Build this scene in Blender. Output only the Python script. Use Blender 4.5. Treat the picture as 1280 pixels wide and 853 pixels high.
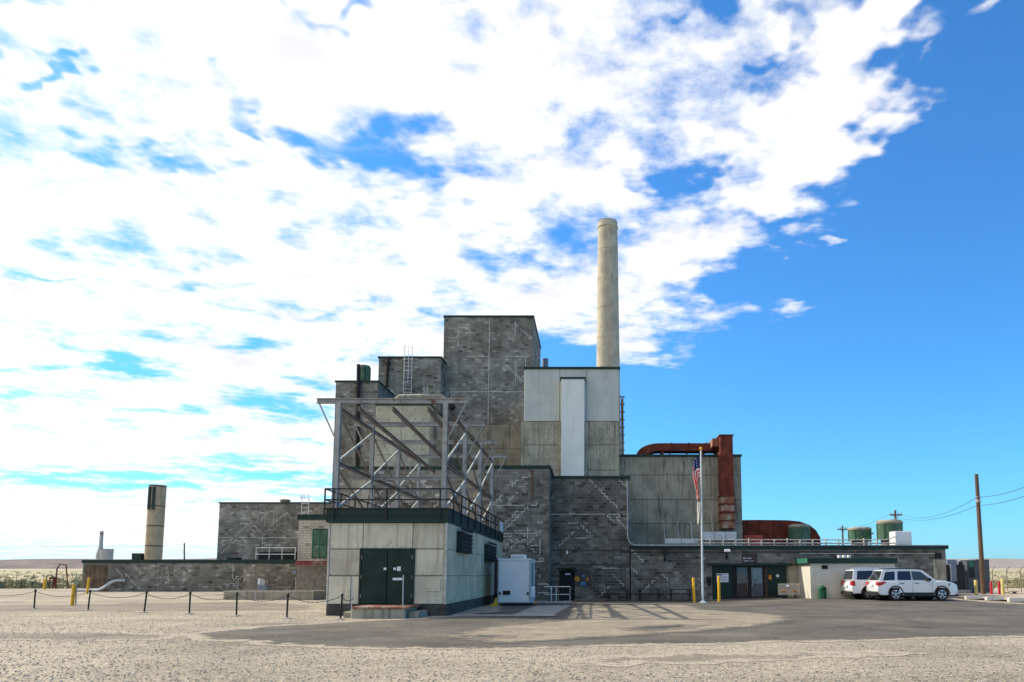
import bpy, bmesh, math, random
import numpy as np
from mathutils import Vector, Matrix, noise
from mathutils.geometry import delaunay_2d_cdt
R = math.radians
for o in list(bpy.data.objects): bpy.data.objects.remove(o)
sc = bpy.context.scene
COL = sc.collection
rng = random.Random(7)

# ------------------------------------------------------------------ camera
FPX, CXP, TILT, EYE, YH = 900.0, 740.0, R(6), 1.5, 720.0     # focal length in photo pixels, principal column, tilt, eye height, horizon row
CYP = YH - FPX*math.tan(TILT)
cam = bpy.data.cameras.new('camera'); camo = bpy.data.objects.new('camera', cam); COL.objects.link(camo)
camo.location = (0, 0, EYE); camo.rotation_euler = (R(90)+TILT, 0, 0)
cam.sensor_width = 36; cam.lens = FPX/1280*36
cam.shift_x = -(CXP-640)/1280; cam.shift_y = (CYP-426.5)/1280
cam.clip_start = .1; cam.clip_end = 60000
sc.camera = camo
ct, st = math.cos(TILT), math.sin(TILT)
def at(px, py, Y):
    """world X, Z of the point seen at photo pixel (px, py) standing at distance Y"""
    s = (CYP-py)/FPX
    zc = Y*(s*ct+st)/(ct-s*st)
    return (px-CXP)/FPX*(Y*ct+zc*st), zc+EYE
def ax(px, Y, py=700): return at(px, py, Y)[0]
def az(py, Y): return at(CXP, py, Y)[1]
def gp(px, py):
    s = (CYP-py)/FPX
    Y = -EYE*(ct-s*st)/(s*ct+st)
    return ((px-CXP)/FPX*(Y*ct-EYE*st), Y)

# ------------------------------------------------------------------ light and sky
SUN_AZ, SUN_EL = R(20), R(40)          # behind the facade plane by 20 degrees, from the left
to_sun = Vector((-math.cos(SUN_AZ)*math.cos(SUN_EL), math.sin(SUN_AZ)*math.cos(SUN_EL), math.sin(SUN_EL)))
sun = bpy.data.lights.new('sun', 'SUN'); sun.energy = 4.6; sun.angle = R(.5); sun.color = (1, .93, .80)
suno = bpy.data.objects.new('sun', sun); COL.objects.link(suno)
suno.rotation_euler = to_sun.to_track_quat('Z', 'Y').to_euler(); suno.location = (-40, 30, 60)
w = bpy.data.worlds.new('World'); sc.world = w; w.use_nodes = True
wn, wl = w.node_tree.nodes, w.node_tree.links
wn.clear()
def N(nt, typ, ins=None, **kw):
    n = nt.nodes.new(typ)
    for k, v in kw.items(): setattr(n, k, v)
    for k, v in (ins or {}).items():
        if hasattr(v, 'is_linked'): nt.links.new(v, n.inputs[k])
        else: n.inputs[k].default_value = v
    return n
def M(nt, op, a, b=0.0, c=0.0):
    return N(nt, 'ShaderNodeMath', {0: a, 1: b, 2: c}, operation=op).outputs[0]
def MR(nt, v, a, b, c=0.0, d=1.0, smooth=True):
    return N(nt, 'ShaderNodeMapRange', {'Value': v, 'From Min': a, 'From Max': b, 'To Min': c, 'To Max': d},
             interpolation_type='SMOOTHSTEP' if smooth else 'LINEAR').outputs[0]
def MIX(nt, f, a, b, mode='MIX'):
    n = N(nt, 'ShaderNodeMix', data_type='RGBA', blend_type=mode)
    for i, v in ((0, f), (6, a), (7, b)):
        if hasattr(v, 'is_linked'): nt.links.new(v, n.inputs[i])
        else: n.inputs[i].default_value = v if i == 0 else (*v, 1)[:4]
    return n.outputs[2]
def build_world():
    nt = w.node_tree
    sky = N(nt, 'ShaderNodeTexSky', sky_type='NISHITA', sun_disc=False, sun_elevation=SUN_EL, sun_rotation=R(-70),
            air_density=1.0, dust_density=.5, ozone_density=2.0)
    skyc = MIX(nt, 1.0, sky.outputs[0], (.41, 1.2, 1.85), 'MULTIPLY')
    tc = N(nt, 'ShaderNodeTexCoord')
    s = N(nt, 'ShaderNodeSeparateXYZ', {0: tc.outputs['Generated']})
    zc = M(nt, 'ADD', M(nt, 'MAXIMUM', s.outputs[2], 0.0), .05)
    X = M(nt, 'DIVIDE', s.outputs[0], zc); Y = M(nt, 'DIVIDE', s.outputs[1], zc)
    p = N(nt, 'ShaderNodeCombineXYZ', {0: X, 1: Y}).outputs[0]
    def cp(px, py):
        r, q = (px-CXP)/FPX, (CYP-py)/FPX
        d = Vector((r, ct-q*st, st+q*ct)).normalized()
        return d.x/(d.z+.05), d.y/(d.z+.05)
    warp = N(nt, 'ShaderNodeTexNoise', {'Vector': p, 'Scale': 2.6, 'Detail': 4.0, 'Roughness': .6})
    wv = N(nt, 'ShaderNodeVectorMath', {0: warp.outputs['Color'], 1: (.5, .5, .5)}, operation='SUBTRACT').outputs[0]
    wv = N(nt, 'ShaderNodeVectorMath', {0: wv, 'Scale': .95}, operation='SCALE').outputs[0]
    pw = N(nt, 'ShaderNodeVectorMath', {0: p, 1: wv}, operation='ADD').outputs[0]
    sp = N(nt, 'ShaderNodeSeparateXYZ', {0: pw})
    n1 = N(nt, 'ShaderNodeTexNoise', {'Vector': p, 'Scale': 3.0, 'Detail': 7.0, 'Roughness': .57, 'Distortion': .2}).outputs[0]
    n2 = N(nt, 'ShaderNodeTexNoise', {'Vector': p, 'Scale': 9.5, 'Detail': 6.0, 'Roughness': .62}).outputs[0]
    f = M(nt, 'ADD', M(nt, 'MULTIPLY', n1, .64), M(nt, 'MULTIPLY', n2, .36))
    # the front of the cloud deck: dense to the left, open sky to the right
    b = M(nt, 'SUBTRACT', .66, M(nt, 'MULTIPLY', M(nt, 'MAXIMUM', M(nt, 'SUBTRACT', sp.outputs[1], 2.2), 0.0), .62))
    m = M(nt, 'SUBTRACT', sp.outputs[0], b)
    bias = MR(nt, m, -.9, .25, .102, -.22)
    def blob(px, py, rx, ry, amt):
        nonlocal bias
        c = cp(px, py); sx = abs(cp(px+rx, py)[0]-c[0]); sy = abs(cp(px, py+ry)[1]-cp(px, py-ry)[1])/2
        d = N(nt, 'ShaderNodeVectorMath', {0: pw, 1: (c[0], c[1], 0)}, operation='SUBTRACT').outputs[0]
        d = N(nt, 'ShaderNodeVectorMath', {0: d, 1: (1/sx, 1/sy, 0)}, operation='MULTIPLY').outputs[0]
        L = N(nt, 'ShaderNodeVectorMath', {0: d}, operation='LENGTH').outputs['Value']
        bias = M(nt, 'ADD', bias, MR(nt, L, .25, 1.25, amt, 0))
    for a in CLOUD_BLOBS: blob(*a[:4], a[4]*(.72 if a[4] < 0 else .9))
    a = MR(nt, M(nt, 'ADD', f, bias), .41, .64)
    lowfade = MR(nt, s.outputs[2], .0, .06, .55, 1.0)
    a = M(nt, 'MULTIPLY', a, lowfade)
    tint = MR(nt, N(nt, 'ShaderNodeTexNoise', {'Vector': p, 'Scale': 3.1, 'Detail': 3.0, 'Roughness': .6}).outputs[0],   .46, .74, 0, 1)
    cc = MIX(nt, tint, (9.9, 9.7, 9.3), (7.4, 7.4, 7.9))
    col = MIX(nt, a, skyc, cc)
    bg = N(nt, 'ShaderNodeBackground', {'Color': col, 'Strength': .1})
    out = N(nt, 'ShaderNodeOutputWorld'); nt.links.new(bg.outputs[0], out.inputs[0])
CLOUD_BLOBS = [(110, 180, 55, 40, -.17), (240, 205, 90, 22, -.16), (55, 45, 75, 26, -.16), (70, 116, 45, 14, -.17), (135, 40, 40, 24, -.12),
               (385, 195, 30, 45, -.17), (500, 215, 70, 52, -.21), (480, 20, 60, 20, -.16), (230, 358, 160, 12, -.15), (430, 385, 120, 14, -.15),
               (90, 458, 120, 12, -.2), (30, 338, 60, 8, -.12), (620, 320, 55, 45, -.14), (830, 205, 55, 45, -.2), (945, 70, 50, 22, -.13),
               (280, 425, 50, 12, -.14), (330, 510, 130, 16, -.16), (120, 600, 200, 16, -.2), (330, 590, 90, 24, -.2), (715, 450, 60, 30, -.13),
               (980, 130, 190, 95, .13), (985, 225, 130, 70, .17), (1085, 150, 105, 105, .22), (1085, 25, 85, 45, -.22), (1150, 70, 40, 60, -.22), (1190, 190, 45, 120, -.14), (985, 262, 110, 36, .15), (1015, 308, 35, 16, .17), (1235, 30, 60, 45, .19), (1250, 85, 45, 18, .16),
               (860, 330, 100, 60, .10), (840, 420, 110, 50, .12), (960, 385, 70, 25, .15), (1225, 300, 90, 160, -.16), (1180, 420, 180, 120, -.15),
               (100, 655, 220, 36, .22), (60, 560, 200, 30, .10)]
build_world()
vs = sc.view_settings; vs.view_transform = 'Standard'; vs.look = 'None'; vs.exposure = 0.33; vs.gamma = 1.0; vs.use_curve_mapping = False
sc.render.engine = 'CYCLES'

# ------------------------------------------------------------------ mesh helpers
def offset_of(o):
    v = Vector((0, 0, 0))
    while o is not None: v += o.location; o = o.parent
    return v
class MB:
    def __init__(s): s.v = []; s.f = []; s.t = []; s.mi = []; s.tone = (1, 1, 1); s.m = 0
    def face(s, idx): s.f.append(tuple(idx)); s.t.append(s.tone); s.mi.append(s.m)
    def add(s, verts, faces):
        b = len(s.v); s.v += [tuple(v) for v in verts]
        for f in faces: s.face([b+i for i in f])
        return s
    def box(s, x0, x1, y0, y1, z0, z1):
        return s.add([(x0,y0,z0),(x1,y0,z0),(x1,y1,z0),(x0,y1,z0),(x0,y0,z1),(x1,y0,z1),(x1,y1,z1),(x0,y1,z1)],
                     [(3,2,1,0),(4,5,6,7),(0,1,5,4),(1,2,6,5),(2,3,7,6),(3,0,4,7)])
    def bbox(s, x0, x1, y0, y1, z0, z1, b=.02):
        """box with chamfered front edges, facing -Y"""
        return s.add([(x0+b,y0,z0+b),(x1-b,y0,z0+b),(x1-b,y0,z1-b),(x0+b,y0,z1-b),
                      (x0,y0+b,z0),(x1,y0+b,z0),(x1,y0+b,z1),(x0,y0+b,z1),(x0,y1,z0),(x1,y1,z0),(x1,y1,z1),(x0,y1,z1)],
                     [(0,1,2,3),(4,5,1,0),(5,6,2,1),(6,7,3,2),(7,4,0,3),(8,9,5,4),(9,10,6,5),(10,11,7,6),(11,8,4,7),(11,10,9,8)])
    def bar(s, p, q, w, h, up=(0, 0, 1)):
        p, q = Vector(p), Vector(q); d = (q-p).normalized(); up = Vector(up)
        if abs(d.dot(up)) > .98: up = Vector((0, 1, 0))
        a = d.cross(up).normalized(); u = a.cross(d).normalized()
        vs_ = [b+a*(i*w/2)+u*(j*h/2) for b in (p, q) for i, j in ((-1,-1),(1,-1),(1,1),(-1,1))]
        return s.add(vs_, [(0,1,2,3),(7,6,5,4),(0,4,5,1),(1,5,6,2),(2,6,7,3),(3,7,4,0)])
    def ibeam(s, p, q, w, h, up=(0, 0, 1), t=.03):
        p, q = Vector(p), Vector(q); d = (q-p).normalized(); u = Vector(up)
        if abs(d.dot(u)) > .98: u = Vector((0, 1, 0))
        a = d.cross(u).normalized(); u = a.cross(d).normalized()
        for k in (-1, 1):
            o = u*(k*(h/2-t/2)); s.bar(p+o, q+o, w, t, u)
        return s.bar(p, q, t*.8, h-2*t, u)
    def channel(s, p, q, w, h, up=(0, 0, 1), t=.02):
        p, q = Vector(p), Vector(q); d = (q-p).normalized(); u = Vector(up)
        if abs(d.dot(u)) > .98: u = Vector((0, 1, 0))
        a = d.cross(u).normalized(); u = a.cross(d).normalized()
        s.bar(p-a*(w/2), q-a*(w/2), t, h, u)
        s.bar(p+u*(h/2-t/2), q+u*(h/2-t/2), w, t, u); return s.bar(p-u*(h/2-t/2), q-u*(h/2-t/2), w, t, u)
    def cyl(s, p, q, r0, r1=None, n=12, caps=True):
        p, q = Vector(p), Vector(q); r1 = r0 if r1 is None else r1; d = (q-p).normalized()
        a = d.orthogonal().normalized(); b = d.cross(a)
        vs_ = [c+(a*math.cos(2*math.pi*i/n)+b*math.sin(2*math.pi*i/n))*r for c, r in ((p, r0), (q, r1)) for i in range(n)]
        fs = [(i, (i+1) % n, n+(i+1) % n, n+i) for i in range(n)]
        if caps: fs += [tuple(range(n-1, -1, -1)), tuple(range(n, 2*n))]
        return s.add(vs_, fs)
    def tube(s, path, r, n=8):
        P = [Vector(p) for p in path]; ref = None; vs_ = []; fs = []
        for i, p in enumerate(P):
            d = (P[min(i+1, len(P)-1)]-P[max(i-1, 0)]).normalized()
            if ref is None: ref = d.orthogonal().normalized()
            a = (ref-d*ref.dot(d)).normalized(); ref = a; b = d.cross(a)
            vs_ += [p+(a*math.cos(2*math.pi*k/n)+b*math.sin(2*math.pi*k/n))*r for k in range(n)]
        for i in range(len(P)-1):
            fs += [(i*n+k, i*n+(k+1) % n, (i+1)*n+(k+1) % n, (i+1)*n+k) for k in range(n)]
        fs += [tuple(range(n-1, -1, -1)), tuple(range((len(P)-1)*n, len(P)*n))]
        return s.add(vs_, fs)
    def lathe(s, prof, c=(0, 0, 0), n=24, axis='Z'):
        vs_ = []
        for r, z in prof:
            for i in range(n):
                a = 2*math.pi*i/n
                v = (r*math.cos(a), r*math.sin(a), z) if axis == 'Z' else (r*math.cos(a), z, r*math.sin(a))
                vs_.append((v[0]+c[0], v[1]+c[1], v[2]+c[2]))
        fs = [(j*n+i, j*n+(i+1) % n, (j+1)*n+(i+1) % n, (j+1)*n+i) for j in range(len(prof)-1) for i in range(n)]
        if axis != 'Z': fs = [f[::-1] for f in fs]
        return s.add(vs_, fs)
    def prism(s, poly, d):
        """poly: 3D points, extruded along vector d"""
        n = len(poly); P = [Vector(p) for p in poly]; D = Vector(d)
        return s.add(P+[p+D for p in P], [tuple(range(n-1, -1, -1)), tuple(range(n, 2*n))]+[(i, (i+1) % n, n+(i+1) % n, n+i) for i in range(n)])
    def mesh(s, name, mats, off=(0, 0, 0), smooth=False):
        me = bpy.data.meshes.new(name)
        off = Vector(off)
        me.from_pydata([tuple(Vector(v)-off) for v in s.v], [], s.f)
        for m_ in (mats if isinstance(mats, (list, tuple)) else [mats]): me.materials.append(m_)
        if any(m_ for m_ in s.mi): me.polygons.foreach_set('material_index', s.mi)
        if any(t != (1, 1, 1) for t in s.t):
            ca = me.color_attributes.new('tone', 'FLOAT_COLOR', 'CORNER')
            cnt = np.array([len(f) for f in s.f]); t = np.c_[np.array(s.t, dtype=np.float32), np.ones(len(s.t), dtype=np.float32)]
            ca.data.foreach_set('color', np.repeat(t, cnt, axis=0).ravel())
        if smooth:
            me.polygons.foreach_set('use_smooth', [True]*len(me.polygons))
            try: me.set_sharp_from_angle(angle=R(35))
            except Exception: pass
        me.update(); return me
    def build(s, name, mats, parent=None, smooth=False, kind=None, fix=True):
        if fix:
            pass
        if parent is None:
            A = np.array(s.v); off = Vector((*((A.min(0)+A.max(0))/2)[:2], A[:, 2].min()))
        else: off = offset_of(parent)
        o = bpy.data.objects.new(name, s.mesh(name, mats, off, smooth)); COL.objects.link(o)
        if parent is None: o.location = off
        else: o.parent = parent
        if kind: o['kind'] = kind
        return o
def recalc(o):
    bm = bmesh.new(); bm.from_mesh(o.data); bmesh.ops.recalc_face_normals(bm, faces=bm.faces); bm.to_mesh(o.data); bm.free(); return o
def tag(o, label, cat, group=None):
    o['label'] = label; o['category'] = cat
    if group: o['group'] = group
    return o
def empty(name, loc, label, cat, group=None):
    o = bpy.data.objects.new(name, None); COL.objects.link(o); o.location = loc; o.empty_display_size = .3
    return tag(o, label, cat, group)
def copy_tree(o, parent=None):
    c = o.copy(); COL.objects.link(c); c.parent = parent
    for ch in o.children: copy_tree(ch, c)
    return c

# ------------------------------------------------------------------ materials
def mat(name, c1, c2=None, rough=.8, metal=0.0, scale=3.0, detail=6.0, streak=0.0, streakc=None, bump=0.0, bscale=30.0, tone=False,
        spots=None, spot_thr=(.6, .7), spot_scale=2.0, fine=0.0, spec=.3, coat=0.0, stretch=(1, 1, 1), stones=0.0, cracks=0.0, transl=0.0, tracks=0.0, edge=None):
    m = bpy.data.materials.new(name); m.use_nodes = True; nt = m.node_tree; nt.nodes.clear()
    out = N(nt, 'ShaderNodeOutputMaterial'); pb = N(nt, 'ShaderNodeBsdfPrincipled')
    nt.links.new(pb.outputs[0], out.inputs[0])
    geo = N(nt, 'ShaderNodeNewGeometry').outputs['Position']
    pos = N(nt, 'ShaderNodeVectorMath', {0: geo, 1: stretch}, operation='MULTIPLY').outputs[0]
    c2 = c2 or tuple(x*.75 for x in c1)
    n = N(nt, 'ShaderNodeTexNoise', {'Vector': pos, 'Scale': scale, 'Detail': detail, 'Roughness': .62}).outputs[0]
    col = MIX(nt, MR(nt, n, .32, .68), c1, c2)
    if tone:
        at_ = N(nt, 'ShaderNodeAttribute', attribute_name='tone')
        col = MIX(nt, 1.0, col, at_.outputs['Color'], 'MULTIPLY')
    if streak:
        sv = N(nt, 'ShaderNodeVectorMath', {0: geo, 1: (5.0, 5.0, .35)}, operation='MULTIPLY').outputs[0]
        sn = N(nt, 'ShaderNodeTexNoise', {'Vector': sv, 'Scale': 1.0, 'Detail': 5.0, 'Roughness': .65}).outputs[0]
        col = MIX(nt, MR(nt, sn, .48, .75, 0, streak), col, streakc or tuple(x*.35 for x in c1))
    if spots:
        sn = N(nt, 'ShaderNodeTexNoise', {'Vector': geo, 'Scale': spot_scale, 'Detail': 7.0, 'Roughness': .65}).outputs[0]
        col = MIX(nt, MR(nt, sn, spot_thr[0], spot_thr[1]), col, spots)
    if fine:
        fn = N(nt, 'ShaderNodeTexNoise', {'Vector': geo, 'Scale': 45.0, 'Detail': 3.0, 'Roughness': .7}).outputs[0]
        fv = MR(nt, fn, .3, .7, 1-fine, 1+fine, False)
        col = N(nt, 'ShaderNodeVectorMath', {0: col, 'Scale': fv}, operation='SCALE').outputs[0]
    if tracks:
        tv = N(nt, 'ShaderNodeVectorMath', {0: geo, 1: (.10, 1.0, 0)}, operation='MULTIPLY').outputs[0]
        tn = N(nt, 'ShaderNodeTexNoise', {'Vector': tv, 'Scale': .75, 'Detail': 5.0, 'Roughness': .6, 'Distortion': .6}).outputs[0]
        col = MIX(nt, MR(nt, tn, .52, .68, 0, tracks), col, tuple(x*.55 for x in c1))
    if edge:
        ea = N(nt, 'ShaderNodeAttribute', attribute_name='edge').outputs['Fac']
        en = N(nt, 'ShaderNodeTexNoise', {'Vector': geo, 'Scale': 2.6, 'Detail': 9.0, 'Roughness': .78}).outputs[0]
        ef = MR(nt, M(nt, 'SUBTRACT', ea, M(nt, 'MULTIPLY', M(nt, 'SUBTRACT', en, .33), 2.2)), -.1, .1, 1, 0)
        col = MIX(nt, ef, col, edge)
    if stones:
        k = None
        for sc_, wt in ((44.0, 1.0), (16.0, .6)):
            vo = N(nt, 'ShaderNodeTexVoronoi', {'Vector': geo, 'Scale': sc_}, feature='F1')
            sv_ = N(nt, 'ShaderNodeSeparateColor', {0: vo.outputs['Color']}).outputs[0]
            v = MR(nt, sv_, 0, 1, 1-stones*wt, 1+stones*wt*.85, False)
            k = v if k is None else M(nt, 'MULTIPLY', k, v)
        col = N(nt, 'ShaderNodeVectorMath', {0: col, 'Scale': k}, operation='SCALE').outputs[0]
    if cracks:
        wp = N(nt, 'ShaderNodeTexNoise', {'Vector': geo, 'Scale': .9, 'Detail': 6.0, 'Roughness': .7})
        wq = N(nt, 'ShaderNodeVectorMath', {0: N(nt, 'ShaderNodeVectorMath', {0: wp.outputs['Color'], 'Scale': 2.2}, operation='SCALE').outputs[0], 1: geo}, operation='ADD').outputs[0]
        vo = N(nt, 'ShaderNodeTexVoronoi', {'Vector': wq, 'Scale': .17}, feature='DISTANCE_TO_EDGE')
        msk = MR(nt, N(nt, 'ShaderNodeTexNoise', {'Vector': geo, 'Scale': .25, 'Detail': 3.0}).outputs[0], .45, .6)
        col = MIX(nt, M(nt, 'MULTIPLY', MR(nt, vo.outputs['Distance'], .004, .012, cracks, 0), msk), col, (.02, .018, .015))
    nt.links.new(col, pb.inputs['Base Color'])
    if transl:
        tb = N(nt, 'ShaderNodeBsdfTranslucent', {'Color': col}); ms = N(nt, 'ShaderNodeMixShader', {0: transl, 1: pb.outputs[0], 2: tb.outputs[0]})
        nt.links.new(ms.outputs[0], out.inputs[0])
    rv = MR(nt, n, .3, .7, max(0, rough-.08), min(1, rough+.08), False)
    nt.links.new(rv, pb.inputs['Roughness'])
    pb.inputs['Metallic'].default_value = metal
    pb.inputs['Specular IOR Level'].default_value = spec
    if coat: pb.inputs['Coat Weight'].default_value = coat; pb.inputs['Coat Roughness'].default_value = .05
    if bump:
        bn = N(nt, 'ShaderNodeTexNoise', {'Vector': geo, 'Scale': bscale, 'Detail': 5.0, 'Roughness': .65}).outputs[0]
        bp = N(nt, 'ShaderNodeBump', {'Height': bn, 'Strength': bump, 'Distance': .02})
        nt.links.new(bp.outputs[0], pb.inputs['Normal'])
    return m
K = {}
K['block'] = mat('block', (.98, .98, .98), (.62, .60, .57), .92, tone=True, scale=.9, detail=7, bump=.5, bscale=40, fine=.12, streak=.45, streakc=(.035, .032, .028))
K['mortar'] = mat('mortar', (.26, .235, .192), (.16, .146, .12), .95, bump=.3)
K['white_mortar'] = mat('white_mortar', (.76, .73, .65), (.42, .39, .33), .95, scale=2.2, detail=8, bump=.3)
K['concrete'] = mat('concrete', (.43, .395, .30), (.27, .246, .188), .9, scale=.8, detail=8, bump=.35, bscale=18, streak=.85, streakc=(.08, .072, .06), fine=.08)
K['concrete_grey'] = mat('concrete_grey', (.36, .33, .252), (.215, .197, .152), .9, scale=.7, detail=8, bump=.35, bscale=18, streak=.85, streakc=(.05, .046, .04), fine=.08)
K['concrete_dark'] = mat('concrete_dark', (.085, .08, .07), (.05, .047, .042), .95, bump=.3)
K['concrete_pale'] = mat('concrete_pale', (.56, .50, .36), (.38, .335, .24), .9, scale=.8, detail=8, bump=.35, bscale=18, streak=.5, streakc=(.15, .13, .09), fine=.08)
K['tiehole'] = mat('tiehole', (.05, .045, .04), (.03, .03, .03), .95)
K['pale_panel'] = mat('pale_panel', (.53, .54, .49), (.45, .46, .42), .75, scale=.6, streak=.45, streakc=(.33, .33, .29), fine=.03, spots=(.40, .40, .35), spot_thr=(.56, .75), spot_scale=.7)
K['white_panel'] = mat('white_panel', (.74, .75, .70), (.66, .67, .62), .7, scale=.7, streak=.35, streakc=(.50, .50, .45), fine=.03)
K['green_cap'] = mat('green_cap', (.006, .024, .018), (.010, .032, .025), .6, scale=4)
K['green_paint'] = mat('green_paint', (.004, .026, .018), (.003, .018, .012), .55, scale=2.5, spots=(.10, .13, .11), spot_thr=(.70, .76), spot_scale=5)
K['green_lit'] = mat('green_lit', (.03, .16, .10), (.02, .12, .08), .6)  # light green; sunlight put into the colour of shed fascia and cubicle panel
K['clad'] = mat('clad', (.64, .585, .455), (.50, .455, .35), .7, scale=1.1, streak=.6, streakc=(.27, .22, .14), spots=(.34, .29, .20), spot_thr=(.60, .74), spot_scale=1.6, bump=.1, bscale=12, tone=True, fine=.04)
K['clad_trim'] = mat('clad_trim', (.55, .54, .47), (.36, .34, .28), .75, scale=3, streak=.3)
K['steel'] = mat('steel', (.37, .365, .35), (.27, .255, .235), .6, metal=.05, scale=2.2, spots=(.14, .07, .04), spot_thr=(.57, .68), spot_scale=1.6, bump=.15)
K['steel_rusty'] = mat('steel_rusty', (.27, .23, .195), (.20, .14, .10), .7, metal=.05, scale=1.8, spots=(.30, .28, .26), spot_thr=(.55, .66), spot_scale=2.4, bump=.2)
K['black_iron'] = mat('black_iron', (.008, .009, .009), (.014, .016, .015), .5, spec=.35)
K['dark'] = mat('dark', (.012, .012, .012), (.02, .019, .018), .8)
K['rust'] = mat('rust', (.20, .038, .016), (.085, .017, .009), .8, scale=1.7, detail=8, streak=.6, streakc=(.04, .012, .01), bump=.3, fine=.1)
K['rust_faded'] = mat('rust_faded', (.30, .13, .08), (.20, .05, .025), .85, scale=2.5, detail=8, spots=(.36, .28, .21), spot_thr=(.5, .62), spot_scale=1.8, bump=.3)
K['stained_brown'] = mat('stained_brown', (.20, .135, .08), (.09, .066, .045), .9, scale=1.6, detail=8, streak=.8, streakc=(.045, .032, .022), bump=.3)
K['rust_sunlit'] = mat('rust_sunlit', (.55, .10, .05), (.38, .06, .035), .7, scale=4)  # brighter red rust with sunlight put into its colour
K['galv'] = mat('galv', (.42, .42, .41), (.33, .33, .32), .55, metal=.15, scale=3)
K['silver_paint'] = mat('silver_paint', (.62, .63, .62), (.5, .5, .49), .5, scale=3, streak=.1)
K['tank_green'] = mat('tank_green', (.075, .165, .095), (.04, .095, .06), .5, scale=2.2, streak=.5, streakc=(.16, .19, .12), spots=(.28, .29, .22), spot_thr=(.62, .72), spot_scale=2.5)
K['tank_cap'] = mat('tank_cap', (.34, .31, .25), (.22, .20, .15), .7, scale=3)
K['white_paint'] = mat('white_paint', (.74, .75, .74), (.66, .67, .66), .45, scale=1.5, streak=.12)
K['trailer'] = mat('trailer', (.70, .73, .74), (.64, .67, .68), .35, scale=1.2, streak=.1, streakc=(.5, .5, .48), spec=.5)
K['yellow'] = mat('yellow', (.80, .45, .02), (.70, .37, .015), .5, scale=4, spots=(.3, .2, .05), spot_thr=(.66, .72), spot_scale=6)
K['faded_yellow'] = mat('faded_yellow', (.60, .47, .16), (.50, .38, .12), .7, scale=4)
K['faded_red'] = mat('faded_red', (.34, .10, .09), (.26, .06, .055), .8, scale=3)
K['red'] = mat('red', (.50, .025, .03), (.40, .02, .025), .55, scale=4)
K['asphalt'] = mat('asphalt', (.132, .114, .092), (.075, .066, .054), .93, scale=.35, detail=9, bump=.5, bscale=60, fine=.25, spots=(.20, .165, .12), spot_thr=(.50, .74), spot_scale=.3, stones=.2, cracks=.85, tracks=.35, edge=(.36, .30, .222))
K['asphalt_dark'] = mat('asphalt_dark', (.085, .075, .062), (.06, .053, .045), .93, scale=.8, bump=.4, bscale=60, fine=.2, stones=.15, edge=(.20, .165, .12))
K['gravel'] = mat('gravel', (.405, .34, .25), (.285, .24, .177), .95, scale=.22, detail=9, bump=.5, bscale=40, fine=.15, stones=.42, spots=(.20, .168, .125), spot_thr=(.50, .68), spot_scale=.16, tracks=.5)
K['gravel_tan'] = mat('gravel_tan', (.31, .255, .182), (.225, .186, .135), .95, scale=.6, detail=8, bump=.5, bscale=40, fine=.15, stones=.28, edge=(.12, .104, .083), spots=(.17, .125, .09), spot_thr=(.56, .7), spot_scale=.5)
K['gravel_grey'] = mat('gravel_grey', (.25, .208, .155), (.17, .143, .108), .95, scale=.5, detail=8, bump=.5, bscale=40, fine=.15, stones=.28, edge=(.38, .315, .235))
K['sand'] = mat('sand', (.47, .37, .27), (.36, .28, .20), .95, scale=.4, detail=8, bump=.5, fine=.2)
K['pad'] = mat('pad', (.30, .29, .265), (.24, .235, .215), .9, scale=1.4, bump=.2, fine=.1)
K['kerb'] = mat('kerb', (.66, .63, .55), (.5, .47, .4), .85, scale=5, bump=.2)
K['line'] = mat('line', (.62, .60, .55), (.3, .28, .25), .85, scale=6)
K['plain'] = mat('plain', (.46, .385, .24), (.36, .31, .18), .95, scale=.02, detail=10, spots=(.24, .225, .115), spot_thr=(.5, .62), spot_scale=.05, fine=.2, stretch=(1, 1, 1))
K['hill'] = mat('hill', (.20, .14, .105), (.10, .072, .064), .95, scale=.008, detail=10, spots=(.085, .062, .062), spot_thr=(.5, .60), spot_scale=.011, stretch=(1, 1, 4))  # dark spots imitate shading of the hill relief
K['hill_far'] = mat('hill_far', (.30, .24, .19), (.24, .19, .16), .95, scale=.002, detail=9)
K['sage'] = mat('sage', (.95, .95, .95), (.7, .7, .7), .9, tone=True, scale=.5)
K['pebble'] = mat('pebble', (.95, .95, .95), (.8, .8, .8), .9, tone=True, scale=20)
K['wood'] = mat('wood', (.16, .10, .065), (.09, .058, .04), .9, scale=2, detail=8, streak=.5, streakc=(.05, .03, .02), stretch=(6, 6, .5))
K['box_grey'] = mat('box_grey', (.085, .095, .11), (.065, .072, .085), .6, scale=2)
K['box_blue'] = mat('box_blue', (.20, .24, .30), (.16, .19, .24), .5, scale=2)
K['box_black'] = mat('box_black', (.014, .015, .016), (.022, .022, .022), .6)
K['cream_block'] = mat('cream_block', (.98, .98, .98), (.8, .79, .75), .9, tone=True, scale=1.2, bump=.3, fine=.08, streak=.3, streakc=(.22, .19, .14))
K['carpaint'] = mat('carpaint', (.72, .73, .74), (.66, .67, .68), .22, scale=.7, spec=.5, coat=.8)
K['carblack'] = mat('carblack', (.018, .019, .02), (.025, .026, .027), .55)
K['tyre'] = mat('tyre', (.014, .014, .014), (.022, .021, .02), .85)
K['rim'] = mat('rim', (.62, .63, .64), (.55, .56, .57), .3, metal=.7)
K['lamp_red'] = mat('lamp_red', (.55, .015, .02), (.45, .01, .015), .2, spec=.6)
K['lamp_clear'] = mat('lamp_clear', (.14, .16, .20), (.07, .08, .10), .15, spec=.7)
K['flag'] = mat('flag', (1, 1, 1), (.95, .95, .95), .9, tone=True, scale=2, transl=.5)
K['sign_brown'] = mat('sign_brown', (.055, .032, .022), (.045, .027, .02), .6)
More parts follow.
